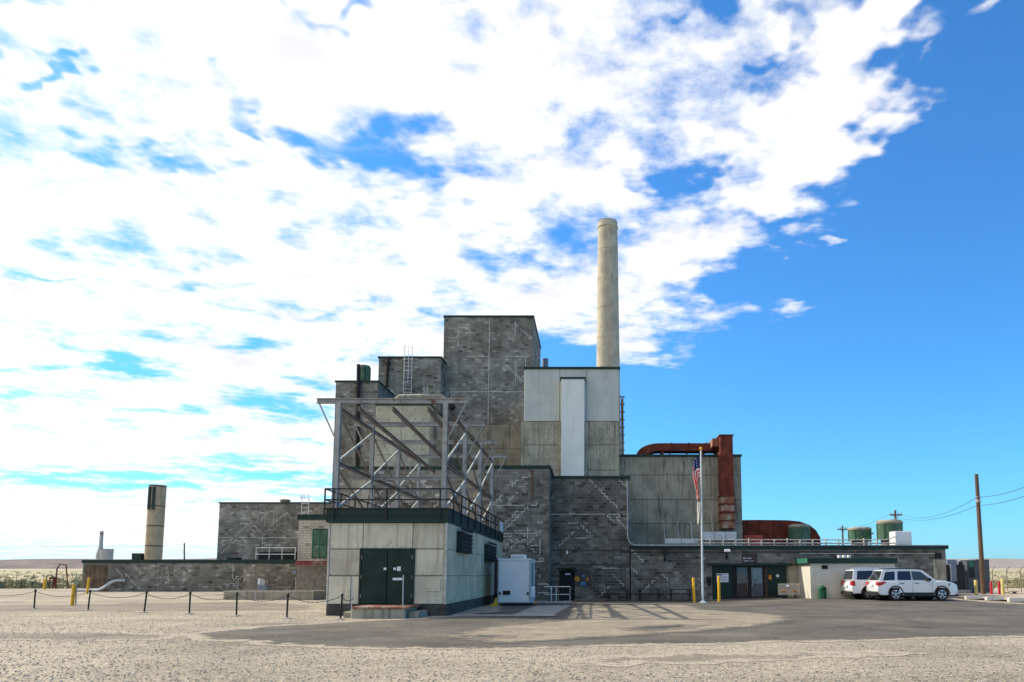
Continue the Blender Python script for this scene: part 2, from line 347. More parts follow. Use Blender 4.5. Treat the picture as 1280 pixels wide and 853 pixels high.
K['sign_white'] = mat('sign_white', (.62, .62, .66), (.56, .56, .6), .6)
K['board'] = mat('board', (.30, .255, .20), (.22, .185, .15), .8, scale=5)
K['orange'] = mat('orange', (.62, .25, .03), (.5, .2, .03), .7, scale=4)
K['blue'] = mat('blue', (.05, .13, .26), (.08, .2, .34), .6, scale=5)
K['bin_green'] = mat('bin_green', (.01, .10, .045), (.008, .075, .035), .5)
K['rail_steel'] = mat('rail_steel', (.55, .55, .55), (.45, .45, .45), .4, metal=.5)
K['lightwood'] = mat('lightwood', (.5, .42, .3), (.4, .32, .22), .85, scale=4)
def glass_mat(name, tint=(.02, .024, .03), rough=.05):
    m = bpy.data.materials.new(name); m.use_nodes = True
    pb = m.node_tree.nodes['Principled BSDF']; pb.inputs['Base Color'].default_value = (*tint, 1)
    pb.inputs['Roughness'].default_value = rough; pb.inputs['Specular IOR Level'].default_value = .7
    return m
K['glass'] = glass_mat('glass'); K['glass_tinted'] = glass_mat('glass_tinted', (.05, .07, .065))
K['glass_purple'] = mat('glass_purple', (.045, .035, .085), (.10, .055, .045), .08, scale=1.1, detail=3, spec=.7)  # purple and brown mottling stands in for reflections in the pane
K['glass_blue'] = mat('glass_blue', (.05, .06, .10), (.16, .19, .24), .08, scale=1.3, detail=3, spec=.7)  # pale blue mottling stands in for reflections in the pane

# ------------------------------------------------------------------ ground
def ss(a, b, x):
    t = min(1, max(0, (x-a)/(b-a))); return t*t*(3-2*t)
def g(x, y):
    z = .08*ss(6, 14, x)*ss(30, 40, y) + .16*ss(-12, -20, x)*ss(36, 58, y) - .10*ss(36, 45, y)*ss(-9, -3, x)*ss(12, 5, x)
    return z + .015*noise.noise(Vector((x*.12, y*.12, 3)))
def plain_z(x, y):
    t = max(0, y-95)
    return -.14 + .0108*t + .25*noise.noise(Vector((x*.01, y*.01, 1)))*min(1, t/60)
def sheet(name, poly, dz, m, step=1.5, jag=.12, seg=.5, seed=0):
    pts = []; r_ = random.Random(seed)
    for i, a in enumerate(poly):
        b = poly[(i+1) % len(poly)]; L = math.dist(a, b); n = max(1, min(160, int(L/seg)))
        for k in range(n):
            t = k/n; x, y = a[0]+(b[0]-a[0])*t, a[1]+(b[1]-a[1])*t
            if jag and 0 < k:
                x += jag*(noise.noise(Vector((x*1.3, y*1.3, seed)))*1.6+r_.uniform(-.35, .35)); y += jag*(noise.noise(Vector((x*1.3, y*1.3, seed+9)))*1.6+r_.uniform(-.35, .35))
            pts.append((x, y))
    nb = len(pts); edges = [(i, (i+1) % nb) for i in range(nb)]
    xs = [p[0] for p in pts]; ys = [p[1] for p in pts]
    inner = [(x, y) for x in np.arange(min(xs), max(xs), step) for y in np.arange(min(ys), max(ys), step)]
    V, E, F_, *_ = delaunay_2d_cdt([Vector(p) for p in pts]+[Vector(p) for p in inner], edges, [], 1, 1e-5)
    me = bpy.data.meshes.new(name); me.from_pydata([(v.x, v.y, g(v.x, v.y)+dz) for v in V], [], F_); me.materials.append(m)
    me.update()
    PB = np.array(pts); ea = me.attributes.new('edge', 'FLOAT', 'POINT')
    VV = np.array([(v.x, v.y) for v in V]); ea.data.foreach_set('value', np.array([np.sqrt(((PB-v)**2).sum(1).min()) for v in VV], dtype=np.float32))
    o = bpy.data.objects.new(name, me); COL.objects.link(o); o['kind'] = 'structure'; return recalc_up(o)
def recalc_up(o):
    me = o.data
    if len(me.polygons) and me.polygons[0].normal.z < 0: me.flip_normals()
    return o
def grid(name, xs, ys, zf, m, kind='structure', smooth=True):
    nx, ny = len(xs), len(ys)
    me = bpy.data.meshes.new(name)
    me.from_pydata([(x, y, zf(x, y)) for y in ys for x in xs], [], [(j*nx+i, j*nx+i+1, (j+1)*nx+i+1, (j+1)*nx+i) for j in range(ny-1) for i in range(nx-1)])
    me.materials.append(m)
    if smooth: me.polygons.foreach_set('use_smooth', [True]*len(me.polygons))
    o = bpy.data.objects.new(name, me); COL.objects.link(o); o['kind'] = kind; return o
def spread(a, b, n, p=2.5):
    return [math.copysign(abs(t)**p, t)*(b if t > 0 else -a) for t in np.linspace(-1, 1, n)]
grid('desert_plain', spread(-9000, 9000, 121), [-60+9500*t**2.6 for t in np.linspace(0, 1, 110)], plain_z, K['plain'])
grid('gravel_yard', list(np.arange(-75, 60, 1.25)), list(np.arange(-14, 82, 1.25)), lambda x, y: g(x, y)-.08*ss(76, 81, y), K['gravel'])
ASPH = [gp(*p) for p in ((225, 794), (300, 784), (400, 779), (440, 777), (520, 773), (565, 770), (610, 764))]
ASPH += [(-5.6, 44), (-5.6, 49), (24.5, 49)]+[gp(*p) for p in ((1195, 749.5), (1208, 752.5), (1262, 756), (1420, 763))]
ASPH += [gp(*p) for p in ((1560, 790), (1280, 797), (1150, 800), (1000, 803.5), (850, 807), (700, 811), (600, 813), (480, 812.5), (380, 809), (280, 803), (240, 799))]
sheet('asphalt_road', ASPH, .006, K['asphalt'], .7, jag=.3, seg=.35, seed=1)
sheet('tan_gravel_patch', [gp(*p) for p in ((560, 800), (575, 788), (640, 781), (700, 776), (712, 757), (860, 756), (890, 763), (950, 766), (988, 770), (993, 775), (955, 783), (890, 789), (800, 795), (720, 800), (640, 806))],
      .012, K['gravel_tan'], .6, jag=.3, seg=.3, seed=2)
sheet('asphalt_patch', [gp(*p) for p in ((770, 786), (800, 783), (850, 781), (890, 782), (870, 785), (845, 788), (810, 790), (780, 789))], .018, K['asphalt_dark'], .3, jag=.12, seg=.3, seed=3)
sheet('asphalt_patch', [gp(*p) for p in ((556, 795), (600, 793.5), (648, 795), (645, 798), (600, 799), (565, 798))], .018, K['asphalt_dark'], .3, jag=.1, seg=.3, seed=4)
sheet('gravel_track', [gp(*p) for p in ((-260, 756), (60, 756), (200, 754), (330, 753), (404, 757), (404, 766), (330, 764), (250, 765), (100, 765), (-260, 766))], .006, K['gravel_grey'], .8, jag=.5, seed=5)
sheet('gravel_track', [gp(*p) for p in ((-200, 792), (40, 789), (170, 790), (232, 794), (210, 800), (120, 802), (-30, 800), (-200, 803))], .006, K['gravel_grey'], .6, jag=.5, seed=15)
sheet('gravel_track', [gp(*p) for p in ((720, 822), (850, 817), (1000, 814), (1150, 815), (1120, 821), (980, 826), (840, 831), (740, 830))], .006, K['gravel_grey'], .4, jag=.4, seg=.25, seed=16)
sheet('concrete_pad', [gp(*p) for p in ((641, 769), (692, 769), (714, 757.5), (671, 757.5))], .018, K['pad'], jag=0, seed=6)
sheet('painted_line', [gp(*p) for p in ((566, 769.2), (694, 769.2), (694, 770.2), (566, 770.2))], .022, K['line'], jag=0, seed=6)
sheet('sand_verge', [gp(1192, 749), gp(1208, 751), gp(1262, 754.5), gp(1420, 761), (48, 44), (50, 78), (25.2, 78), (25.0, 49)], .10, K['sand'], jag=.1, seed=7)
# loose stones in the foreground
def pebbles(n, seed):
    r = np.random.default_rng(seed)
    y = 8.6+20*r.random(n)**1.7; x = (r.random(n)*1.62-.88)*y
    keep = np.ones(n, bool)
    PA = np.array(ASPH)
    ins = np.zeros(n, bool); j = len(PA)-1
    for i in range(len(PA)):
        xi, yi, xj, yj = *PA[i], *PA[j]
        c = ((yi > y) != (yj > y)) & (x < (xj-xi)*(y-yi)/(yj-yi+1e-12)+xi); ins ^= c; j = i
    keep = (~ins) | (r.random(n) < .06)
    x, y = x[keep], y[keep]; n = len(x)
    base = np.array([(1,0,0),(-1,0,0),(0,1,0),(0,-1,0),(0,0,1),(0,0,-1)], float)
    s = (.007+.019*r.random(n)**2.4)
    V = base[None]*s[:, None, None]*(.6+.8*r.random((n, 6, 1)))*np.array((1, 1, .42))
    a = r.random(n)*6.28; c, d = np.cos(a), np.sin(a)
    VX = V[..., 0]*c[:, None]-V[..., 1]*d[:, None]; VY = V[..., 0]*d[:, None]+V[..., 1]*c[:, None]
    V = np.stack([VX+x[:, None], VY+y[:, None], V[..., 2]+.006+s[:, None]*.1], -1).reshape(-1, 3)
    Fb = np.array([(0,2,4),(2,1,4),(1,3,4),(3,0,4),(2,0,5),(1,2,5),(3,1,5),(0,3,5)])
    Fa = (Fb[None]+6*np.arange(n)[:, None, None]).reshape(-1, 3)
    me = bpy.data.meshes.new('loose_gravel'); me.from_pydata(V.tolist(), [], Fa.tolist()); me.materials.append(K['pebble'])
    k = .16+.46*r.random(n)
    cols = np.stack([k, k*(.88+.06*r.random(n)), k*(.70+.14*r.random(n)), np.ones(n)], -1)
    ca = me.color_attributes.new('tone', 'FLOAT_COLOR', 'CORNER'); ca.data.foreach_set('color', np.repeat(cols, 24, axis=0).astype(np.float32).ravel())
    o = bpy.data.objects.new('loose_gravel', me); COL.objects.link(o); o['kind'] = 'stuff'
    tag(o, 'pale loose gravel stones scattered over the yard in front', 'gravel')
pebbles(52000, 5)

# ------------------------------------------------------------------ hills and sage
def ridge(name, x0, x1, yc, wy, hgt, m, seed, nx=180, ny=26, flat=.6):
    def zf(x, y):
        t = (y-yc)/wy
        e = ss(0, .35, min(x-x0, x1-x)/(x1-x0)*2)
        n = .5+.5*noise.fractal(Vector((x/wy*.55, y/wy*.55, seed)), 1.0, 2.1, 6)
        top = hgt*(.78+.32*noise.fractal(Vector((x/wy*.35, seed, 0)), 1.0, 2, 4))
        prof = ss(-1, -.15, t+.22*(n-.5))*(1-.5*ss(.3, 1, t))
        return plain_z(x, y)*.9-6+e*top*min(1, prof*(.75+.5*n))
    return grid(name, list(np.linspace(x0, x1, nx)), list(np.linspace(yc-wy, yc+wy, ny)), zf, m)
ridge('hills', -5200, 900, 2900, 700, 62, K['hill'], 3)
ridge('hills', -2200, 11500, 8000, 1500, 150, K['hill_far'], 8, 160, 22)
def sage(n, seed):
    r = np.random.default_rng(seed); P = []
    while len(P) < n:
        y = 84+520*r.random()**1.9
        u = r.random()
        a = (-1.05+.36*u) if r.random() < .45 else (.47+.42*u)
        P.append((a*y, y))
    V = []; Fs = []; C = []
    for (x, y) in P:
        s = .3+.8*r.random()**1.8; nl = 64 if y < 150 else 20
        z0 = plain_z(x, y); kind = r.random()
        base = np.array((.30, .275, .15) if kind < .5 else ((.46, .38, .20) if kind < .82 else (.17, .17, .085)))
        for i in range(nl):
            d = r.normal(size=3); d /= np.linalg.norm(d); d[2] = abs(d[2]); q = np.array((x, y, z0))+d*s*(.35+.6*r.random())*np.array((1.1, 1.1, .8))
            t1 = r.normal(size=3)*s*.24; t2 = r.normal(size=3)*s*.24
            b = len(V); V += [q, q+t1, q+t2]; Fs.append((b, b+1, b+2)); C.append(base*(.65+.7*r.random()))
    me = bpy.data.meshes.new('sagebrush'); me.from_pydata([tuple(v) for v in V], [], Fs); me.materials.append(K['sage'])
    ca = me.color_attributes.new('tone', 'FLOAT_COLOR', 'CORNER')
    ca.data.foreach_set('color', np.repeat(np.c_[np.array(C), np.ones(len(C))], 3, axis=0).astype(np.float32).ravel())
    o = bpy.data.objects.new('sagebrush', me); COL.objects.link(o); o['kind'] = 'stuff'
    tag(o, 'low grey green sagebrush covering the plain beyond the fences', 'sagebrush')
sage(2600, 11)

# ------------------------------------------------------------------ masonry
BL, BH, JT = .40, .20, .024
BPROUD = .014
def tone_of(rn, base, spread_=.2, dark=.10, light=.08, warm=(1, .935, .80)):
    v = base*(1+rn.uniform(-spread_, spread_)); k = rn.random()
    if k < dark: v *= .55
    elif k > 1-light: v *= 1.5
    return (v*warm[0], v*warm[1], v*warm[2])
def block_geo(mb, O, U, Nn, u0, u1, z0, z1, d):
    A = [O+U*u0, O+U*u1]; e = Nn*d
    P = [A[0]+Vector((0,0,z0)), A[1]+Vector((0,0,z0)), A[1]+Vector((0,0,z1)), A[0]+Vector((0,0,z1))]
    Q = [p+e for p in P]
    mb.add(P+Q, [(4,5,6,7),(0,1,5,4),(1,2,6,5),(2,3,7,6),(3,0,4,7)])
def courses(mb, O, U, Nn, W, Hh, rn, base, holes=(), take=None, **kw):
    """blocks laid in running bond over a W x Hh face; holes are (u0, u1, z0, z1)"""
    O, U, Nn = Vector(O), Vector(U), Vector(Nn); nr = int(math.ceil(Hh/BH))
    pat = rn.uniform(0, 50)
    for r_ in range(nr):
        z0, z1 = r_*BH+JT/2, min(Hh, (r_+1)*BH)-JT/2
        if z1-z0 < .03: continue
        u = -BL/2 if r_ % 2 else 0.0
        while u < W:
            a, b = max(0, u)+JT/2, min(W, u+BL)-JT/2; u += BL
            if b-a < .05: continue
            cu, cz = (a+b)/2, (z0+z1)/2
            if any(h[0]-.02 < cu < h[1]+.02 and h[2]-.02 < cz < h[3]+.02 for h in holes): continue
            pm = 1+.55*noise.noise(Vector((cu*.5+pat, cz*.7, pat)))
            t = tone_of(rn, base*pm, **kw); d = BPROUD+rn.uniform(-.006, .008)
            if take is not None and b-a > BL*.8 and take(O+U*((a+b)/2)+Vector((0, 0, cz)), t, d, a, b, z0, z1): continue
            mb.tone = t; block_geo(mb, O, U, Nn, a, b, z0, z1, d)
def stair(mb, O, U, Nn, u, row, n, s, runs=None, w_=.044, d=.027, W=99):
    """a repointed crack climbing the joints: n steps, direction s"""
    O, U, Nn = Vector(O), Vector(U), Vector(Nn)
    def strip(u0, u1, z0, z1):
        u0, u1 = max(0, u0), min(W, u1)
        if u1-u0 < .008: return
        P = [O+U*u0+Vector((0,0,z0)), O+U*u1+Vector((0,0,z0)), O+U*u1+Vector((0,0,z1)), O+U*u0+Vector((0,0,z1))]
        mb.add(P+[p+Nn*d for p in P], [(4,5,6,7),(0,1,5,4),(1,2,6,5),(2,3,7,6),(3,0,4,7)])
    k = round((u-(row % 2)*BL/2)/BL); u = k*BL+(row % 2)*BL/2; w0 = w_
    for i in range(n):
        w_ = w0*rng.choice((.55, .8, 1, 1, 1.25))
        if rng.random() > .1: strip(u-w_/2, u+w_/2, row*BH, (row+1)*BH)
        row += 1; L = BH*(runs[i % len(runs)] if runs else 1)*s
        if rng.random() > .14: strip(min(u, u+L), max(u, u+L), row*BH-w_/2, row*BH+w_/2)
        u += L
def hline(mb, O, U, Nn, u0, u1, row, w_=.044, d=.027):
    O, U, Nn = Vector(O), Vector(U), Vector(Nn); z = row*BH
    P = [O+U*u0+Vector((0,0,z-w_/2)), O+U*u1+Vector((0,0,z-w_/2)), O+U*u1+Vector((0,0,z+w_/2)), O+U*u0+Vector((0,0,z+w_/2))]
    mb.add(P+[p+Nn*d for p in P], [(4,5,6,7),(0,1,5,4),(1,2,6,5),(2,3,7,6),(3,0,4,7)])
def vline(mb, O, U, Nn, u, r0, r1, w_=.044, d=.027):
    O, U, Nn = Vector(O), Vector(U), Vector(Nn)
    P = [O+U*(u-w_/2)+Vector((0,0,r0*BH)), O+U*(u+w_/2)+Vector((0,0,r0*BH)), O+U*(u+w_/2)+Vector((0,0,r1*BH)), O+U*(u-w_/2)+Vector((0,0,r1*BH))]
    mb.add(P+[p+Nn*d for p in P], [(4,5,6,7),(0,1,5,4),(1,2,6,5),(2,3,7,6),(3,0,4,7)])
def block_volume(name, parent, x0, x1, y0, y1, z0, z1, base, seed, holes=(), sides='LR', zb=None, cap=.16, stairs=(), hl=(), vl=(), take=None, m='block', capm='green_cap', **kw):
    """a masonry volume: mortar backing (the part), block courses, parapet cap and repointed joints as its pieces. zb: courses start here"""
    rn = random.Random(seed); zb = z0 if zb is None else zb
    part = MB().box(x0, x1, y0, y1, z0, z1).build(name, K['mortar'], parent)
    W, Hh = x1-x0, z1-zb
    O, U, Nn = (x0, y0, zb), (1, 0, 0), (0, -1, 0)
    mb = MB(); tk = (lambda *a: take(part, *a)) if take else None
    courses(mb, O, U, Nn, W, Hh, rn, base, holes, tk, **kw)
    if 'R' in sides: courses(mb, (x1, y0, zb), (0, 1, 0), (1, 0, 0), y1-y0, Hh, rn, base, **kw)
    if 'L' in sides: courses(mb, (x0, y1, zb), (0, -1, 0), (-1, 0, 0), y1-y0, Hh, rn, base, **kw)
    mb.build('block_courses', K[m], part, kind='stuff')
    if stairs or hl or vl:
        j = MB()
        for (u, row, n, s, *r_) in stairs: stair(j, O, U, Nn, u, row, n, s, r_[0] if r_ else None, W=W)
        for h in hl: hline(j, O, U, Nn, *h)
        for v in vl: vline(j, O, U, Nn, *v)
        j.build('repointed_joint', K['white_mortar'], part, kind='stuff')
    if cap: MB().box(x0-.09, x1+.09, y0-.09, y1, z1, z1+cap).build('parapet_cap', K[capm], part)
    return part
def concrete_volume(name, parent, x0, x1, y0, y1, z0, z1, rows, cols, m, cap=.15, gap=.035, ties=False, proud=.04, side=True):
    """cast concrete: dark core with each lift as its own panel; rows are z breaks, cols are x breaks"""
    part = MB().box(x0, x1, y0, y1, z0, z1).build(name, K['concrete_dark'], parent)
    zs = [z0]+list(rows)+[z1]; xs = [x0]+list(cols)+[x1]
    t = MB()
    for i in range(len(zs)-1):
        for k in range(len(xs)-1):
            p = rng.uniform(-.008, .008)
            MB().bbox(xs[k]+gap*.25, xs[k+1]-gap*.25, y0-proud-p, y0+.01, zs[i]+gap/2, zs[i+1]-gap/2, .012).build('concrete_panel', K[m], part)
            if ties:
                for zz in np.arange(zs[i]+.45, zs[i+1]-.2, .75):
                    for xx in np.arange(xs[k]+.35, xs[k+1]-.2, .7):
                        t.cyl((xx, y0-proud-.012, zz), (xx, y0, zz), .04, n=8)
        if side:
            for (xa, xb) in ((x0-proud, x0+.01), (x1-.01, x1+proud)):
                MB().box(xa, xb, y0+.02, y1, zs[i]+gap/2, zs[i+1]-gap/2).build('concrete_panel', K[m], part)
    if t.v: t.build('tie_hole', K['tiehole'], part, kind='stuff')
    if cap: MB().box(x0-.1, x1+.1, y0-.14, y1, z1, z1+cap).build('parapet_cap', K['green_cap'], part)
    return part

# ------------------------------------------------------------------ the reactor building
RB = empty('reactor_building', (2, 48, 0), 'huge stepped grey block and concrete reactor building with tall windowless tower', 'building')
YA, YB, YC, YD, YE, YF, YH_, YG, YI, YJ = 66, 64, 59.4, 57, 50, 46, 48, 55, 56, 48
# A: the tower, block above, cast concrete below
xa0, xa1 = ax(554, YA, 460), ax(666, YA, 460); za1 = az(397, YA); zac = az(532, YA)
Wa = xa1-xa0; nra = int((za1-zac)/BH)
tower = block_volume('tower', RB, xa0, xa1, YA, 75.5, zac, za1, .285, 21, sides='LR', cap=.18, spread_=.22, dark=.05, light=.08,
    vl=[(Wa*.51, 0, nra), (Wa*.16, nra-13, nra-4), (Wa*.80, nra-8, nra-1), (Wa*.81, nra-30, nra-20), (Wa*.92, nra-26, nra-18), (Wa*.55, 1, 5), (Wa*.1, 12, 18)],
    hl=[(Wa*.05, Wa*.48, int(nra*.33)), (Wa*.48, Wa*.9, int(nra*.33)), (Wa*.25, Wa*.5, int(nra*.66)), (Wa*.7, Wa*.96, int(nra*.66)), (Wa*.16, Wa*.26, nra-4), (Wa*.05, Wa*.14, nra-9)],
    stairs=[(Wa*.99, nra-10, 8, -1), (Wa*.92, nra-31, 9, -1), (Wa*.1, nra-10, 3, 1)])
concrete_volume('tower_base', RB, xa0-.1, xa1+.1, YA-.25, 75.4, 0, zac-.005, [az(585, YA), az(562, YA)], [ax(600, YA, 560), ax(632, YA, 560)], 'concrete_grey', cap=0, ties=True)
MB().cyl((ax(680, 74, 455), 76, 0), (ax(680, 74, 455), 76, az(449, 76)), .35, n=12).build('vent_pipe', K['box_blue'], RB, smooth=True)
# B: upper left block
xb0, xb1 = ax(473, YB, 470), ax(551, YB, 470); zb1 = az(448, YB)
block_volume('upper_block', RB, xb0, xb1, YB, 65.95, 0, zb1, .28, 22, sides='LR', zb=az(520, YB), cap=.16, spread_=.19)
# C: corner block at the left
xc0, xc1 = ax(417, YC, 560), ax(472, YC, 500); zc1 = az(478, YC); Wc = xc1-xc0
block_volume('corner_block', RB, xc0, xc1, YC, 64.9, 0, zc1, .28, 23, sides='LR', cap=.14, spread_=.19, light=.1,
    stairs=[(.3, 34, 5, 1), (.8, 29, 4, 1), (2.2, 26, 5, 1), (.5, 20, 5, -1)], hl=[(.1, 1.6, 52), (.4, 3.2, 30), (1.6, 3.4, 22)])
# D: cast concrete core between them
xd0, xd1 = ax(469, YD, 560), ax(537, YD, 540); zd1 = az(507, YD)
concrete_volume('concrete_core', RB, xd0, xd1, YD, 64.9, 0, zd1, [az(584, YD), az(569, YD), az(551, YD), az(531, YD)], [ax(502, YD, 550)], 'concrete_pale', cap=.1, ties=True)
# E: wall behind the steel frame
xe0, xe1 = ax(440, YE, 620), ax(625, YE, 620); ze1 = az(587, YE); We = xe1-xe0; nre = int((ze1-0)/BH)
block_volume('frame_wall', RB, xe0, xe1, YE, 56.9, 0, ze1, .25, 24, sides='L', cap=.2, spread_=.3, dark=.14, light=.12,
    holes=[(0, ax(468, YE, 620)-xe0, 0, az(600, YE)), (ax(578, YE, 620)-xe0, ax(601, YE, 620)-xe0, 0, ze1)],
    stairs=[(2.4, nre-14, 9, 1), (3.2, nre-16, 7, -1, [1, 3]), (4.2, nre-12, 8, -1), (5.0, nre-16, 9, 1, [1, 1, 3]), (5.6, nre-8, 6, -1), (1.8, nre-9, 5, 1), (6.0, nre-18, 8, 1), (3.9, nre-20, 7, 1)],
    hl=[(2.2, 4.0, nre-10), (4.8, 6.6, nre-13), (3.0, 4.2, nre-6)])
MB().bbox(xe0-.02, ax(468, YE, 620), YE-.06, YE+.1, 0, az(600, YE)).build('concrete_pier', K['concrete'], RB)
MB().bbox(ax(578, YE, 620), ax(601, YE, 620), YE-.07, YE+.1, 0, ze1-.03).build('concrete_pier', K['concrete_grey'], RB)
# F: projecting bay, its 300 best seen blocks one by one
xf0, xf1 = ax(609, YF, 640), ax(686.5, YF, 640); zf1 = az(586, YF); Wf = xf1-xf0; nrf = int(zf1/BH)
taken = []; unit = {}
def take_block(part, c, t, d, a, b, z0, z1):
    if len(taken) >= 300 or abs((b-a)-(BL-JT)) > .01 or c.z < .9: return False
    q = min(15, max(0, int(t[0]/.028))); key = q
    if key not in unit:
        mb = MB(); mb.tone = (q*.028+.016, (q*.028+.016)*.935, (q*.028+.016)*.80); h = .005
        L, Hh = (BL-JT)/2, (BH-JT)/2
        mb.add([(-L,.03,-Hh),(L,.03,-Hh),(L,.03,Hh),(-L,.03,Hh),(-L,h,-Hh),(L,h,-Hh),(L,h,Hh),(-L,h,Hh),(-L+h,0,-Hh+h),(L-h,0,-Hh+h),(L-h,0,Hh-h),(-L+h,0,Hh-h)],
               [(8,9,10,11),(4,5,9,8),(5,6,10,9),(6,7,11,10),(7,4,8,11),(0,1,5,4),(1,2,6,5),(2,3,7,6),(3,0,4,7)])
        unit[key] = mb.mesh('block', K['block'])
    o = bpy.data.objects.new('block', unit[key]); COL.objects.link(o); o.parent = part
    o.location = Vector((c.x, YF-d, c.z))-offset_of(part); taken.append(o); return True
bay = block_volume('projecting_bay', RB, xf0, xf1, YF, 49.95, -.3, zf1, .215, 25, sides='LR', zb=0, cap=.2, spread_=.22, dark=.13, light=.1, take=take_block,
    stairs=[(.4, nrf-24, 13, 1), (.2, nrf-22, 9, 1), (1.5, nrf-10, 6, 1), (1.1, nrf-25, 3, 1), (1.0, nrf-23, 4, 1, [1, 3]), (1.5, nrf-26, 4, 1), (2.6, nrf-25, 6, 1), (3.5, nrf-29, 5, -1), (3.3, nrf-34, 6, -1),
            (2.0, nrf-8, 2, 1), (1.7, nrf-5, 3, 1), (2.3, nrf-7, 2, -1), (2.4, nrf-35, 3, 1), (.3, nrf-11, 4, 1), (2.4, nrf-21, 2, 1), (3.4, nrf-12, 2, -1), (1.2, nrf-38, 5, -1), (.8, nrf-34, 4, 1)],
    hl=[(0, 2.6, nrf-11), (2.4, 3.7, nrf-11), (1.0, 3.2, nrf-20), (1.3, 2.5, nrf-22), (2.0, 3.3, nrf-24), (1.6, 3.6, nrf-29), (.2, 1.0, nrf-19), (2.0, 2.6, nrf-2)],
    vl=[(3.4, nrf-29, nrf-22), (2.6, nrf-22, nrf-18)])
MB().box(ax(664, YF, 600), ax(666.3, YF, 600), YF-.09, YF-.035, az(623, YF), az(588, YF)).build('rust_stain_pipe', K['stained_brown'], RB)
# G: pale panelled block above the entrance bay
xg0, xg1 = ax(656, YG, 520), ax(773.5, YG, 520); zg1 = az(462, YG); zgm = az(527, YG); zg0 = 0
Gp = concrete_volume('panelled_block', RB, xg0, xg1, YG, 65.6, 0, zgm, [az(588, YG), az(556.5, YG)], [ax(680, YG, 560), ax(699, YG, 560), ax(734, YG, 560)], 'concrete', cap=0, ties=True)
MB().box(xg0, xg1, YG+.05, 65.6, zgm, zg1).build('upper_core', K['concrete_dark'], Gp)
for a, b in ((656, 699.5), (699.9, 733), (733.4, 773.5)):
    MB().bbox(ax(a, YG, 500), ax(b, YG, 500), YG-.08, YG+.06, zgm+.01, zg1-.002, .01).build('wall_panel', K['pale_panel'], Gp)
for a, b in ((xg0-.08, xg0), (xg1, xg1+.08)): MB().box(a, b, YG+.062, 65.6, zgm, zg1-.002).build('wall_panel', K['pale_panel'], Gp)
MB().box(xg0-.12, xg1+.12, YG-.2, 65.6, zg1, zg1+.16).build('parapet_cap', K['green_cap'], Gp)
xs0, xs1 = ax(701.5, YG-.7, 530), ax(730.5, YG-.7, 530); zs1 = az(474, YG-.7)
sh = MB().bbox(xs0, xs1, YG-.75, YG-.085, 0, zs1, .015).build('white_shaft', K['white_panel'], RB)
MB().box(xs0-.1, xs1+.1, YG-.82, YG-.085, zs1, zs1+.13).build('parapet_cap', K['green_cap'], sh)
for xx in (ax(655, YG, 560)-.12, ax(699.8, YG, 560), ax(733, YG, 560)): MB().box(xx-.1, xx+.1, YG-.13, YG-.05, 0, zgm-.05).build('pilaster', K['concrete'], Gp)
# H: entrance bay
xh0, xh1 = ax(688.5, YH_, 680), ax(786.5, YH_, 680); zh1 = az(598.5, YH_); Wh = xh1-xh0; nrh = int(zh1/BH)
def uh(px): return ax(px, YH_, 680)-xh0
def rowz(py, Y): return int(round(az(py, Y)/BH))
ebay = block_volume('entrance_bay', RB, xh0, xh1, YH_, 54.5, -.3, zh1, .17, 26, sides='LR', zb=0, cap=.18, spread_=.22, dark=.16, light=.10,
    holes=[(uh(699), uh(719), 0, az(713, YH_))],
    stairs=[(uh(776), rowz(641, YH_), 11, -1), (uh(783), rowz(610, YH_), 3, -1), (uh(765), rowz(642, YH_)-3, 4, 1), (uh(784), rowz(663, YH_), 5, -1, [1, 1, 3]), (uh(700), rowz(684, YH_), 8, 1), (uh(738), rowz(669, YH_), 5, -1),
            (uh(715), rowz(664, YH_), 2, 1), (uh(777), rowz(735, YH_), 4, -1), (uh(750), rowz(750, YH_), 4, 1), (uh(781), rowz(655, YH_), 5, 1, [1])],
    hl=[(0, Wh, rowz(642.5, YH_)), (uh(710), uh(735), rowz(655, YH_)), (uh(718), uh(733), rowz(673, YH_)), (uh(753), uh(772), rowz(709.5, YH_))], vl=[])
for py in (688, 706):
    MB().box(xh0, xh1, YH_-.06, YH_-.02, az(py, YH_)-.03, az(py, YH_)+.03).build('string_course', K['concrete_dark'], RB)
dr = MB().box(ax(701, YH_, 730), ax(717, YH_, 730), YH_-.02, YH_+.05, -.1, az(715.5, YH_)).build('side_door', K['dark'], RB)
fr = MB()
for a, b in ((699.5, 701.2), (716.8, 718.5)): fr.box(ax(a, YH_, 730), ax(b, YH_, 730), YH_-.09, YH_+.02, -.1, az(713.2, YH_))
fr.box(ax(701.2, YH_, 730), ax(716.8, YH_, 730), YH_-.09, YH_+.02, az(715.5, YH_), az(713.2, YH_)); fr.build('door_frame', K['dark'], dr)
MB().box(ax(706.5, YH_, 718), ax(713, YH_, 718), YH_-.05, YH_-.02, az(719, YH_), az(716.8, YH_)).build('door_plate', K['sign_white'], dr)
MB().cyl((ax(714.5, YH_, 735), YH_-.02, az(735, YH_)), (ax(714.5, YH_, 735), YH_-.09, az(735, YH_)), .04, n=8).build('handle', K['galv'], dr)
MB().box(ax(697, YH_, 711), ax(720, YH_, 711), YH_-.5, YH_-.03, az(711.5, YH_), az(710, YH_)).build('door_hood', K['dark'], RB)
# I: cast concrete hall at the right
xi0, xi1 = ax(774, YI, 600), ax(926.5, YI, 620); zi1 = az(571, YI)
hall = concrete_volume('concrete_hall', RB, xi0, xi1, YI, 70, 0, zi1, [az(655, YI), az(625, YI), az(594, YI)], [ax(824, YI, 620), ax(893, YI, 620)], 'concrete_grey', cap=.16, ties=False)
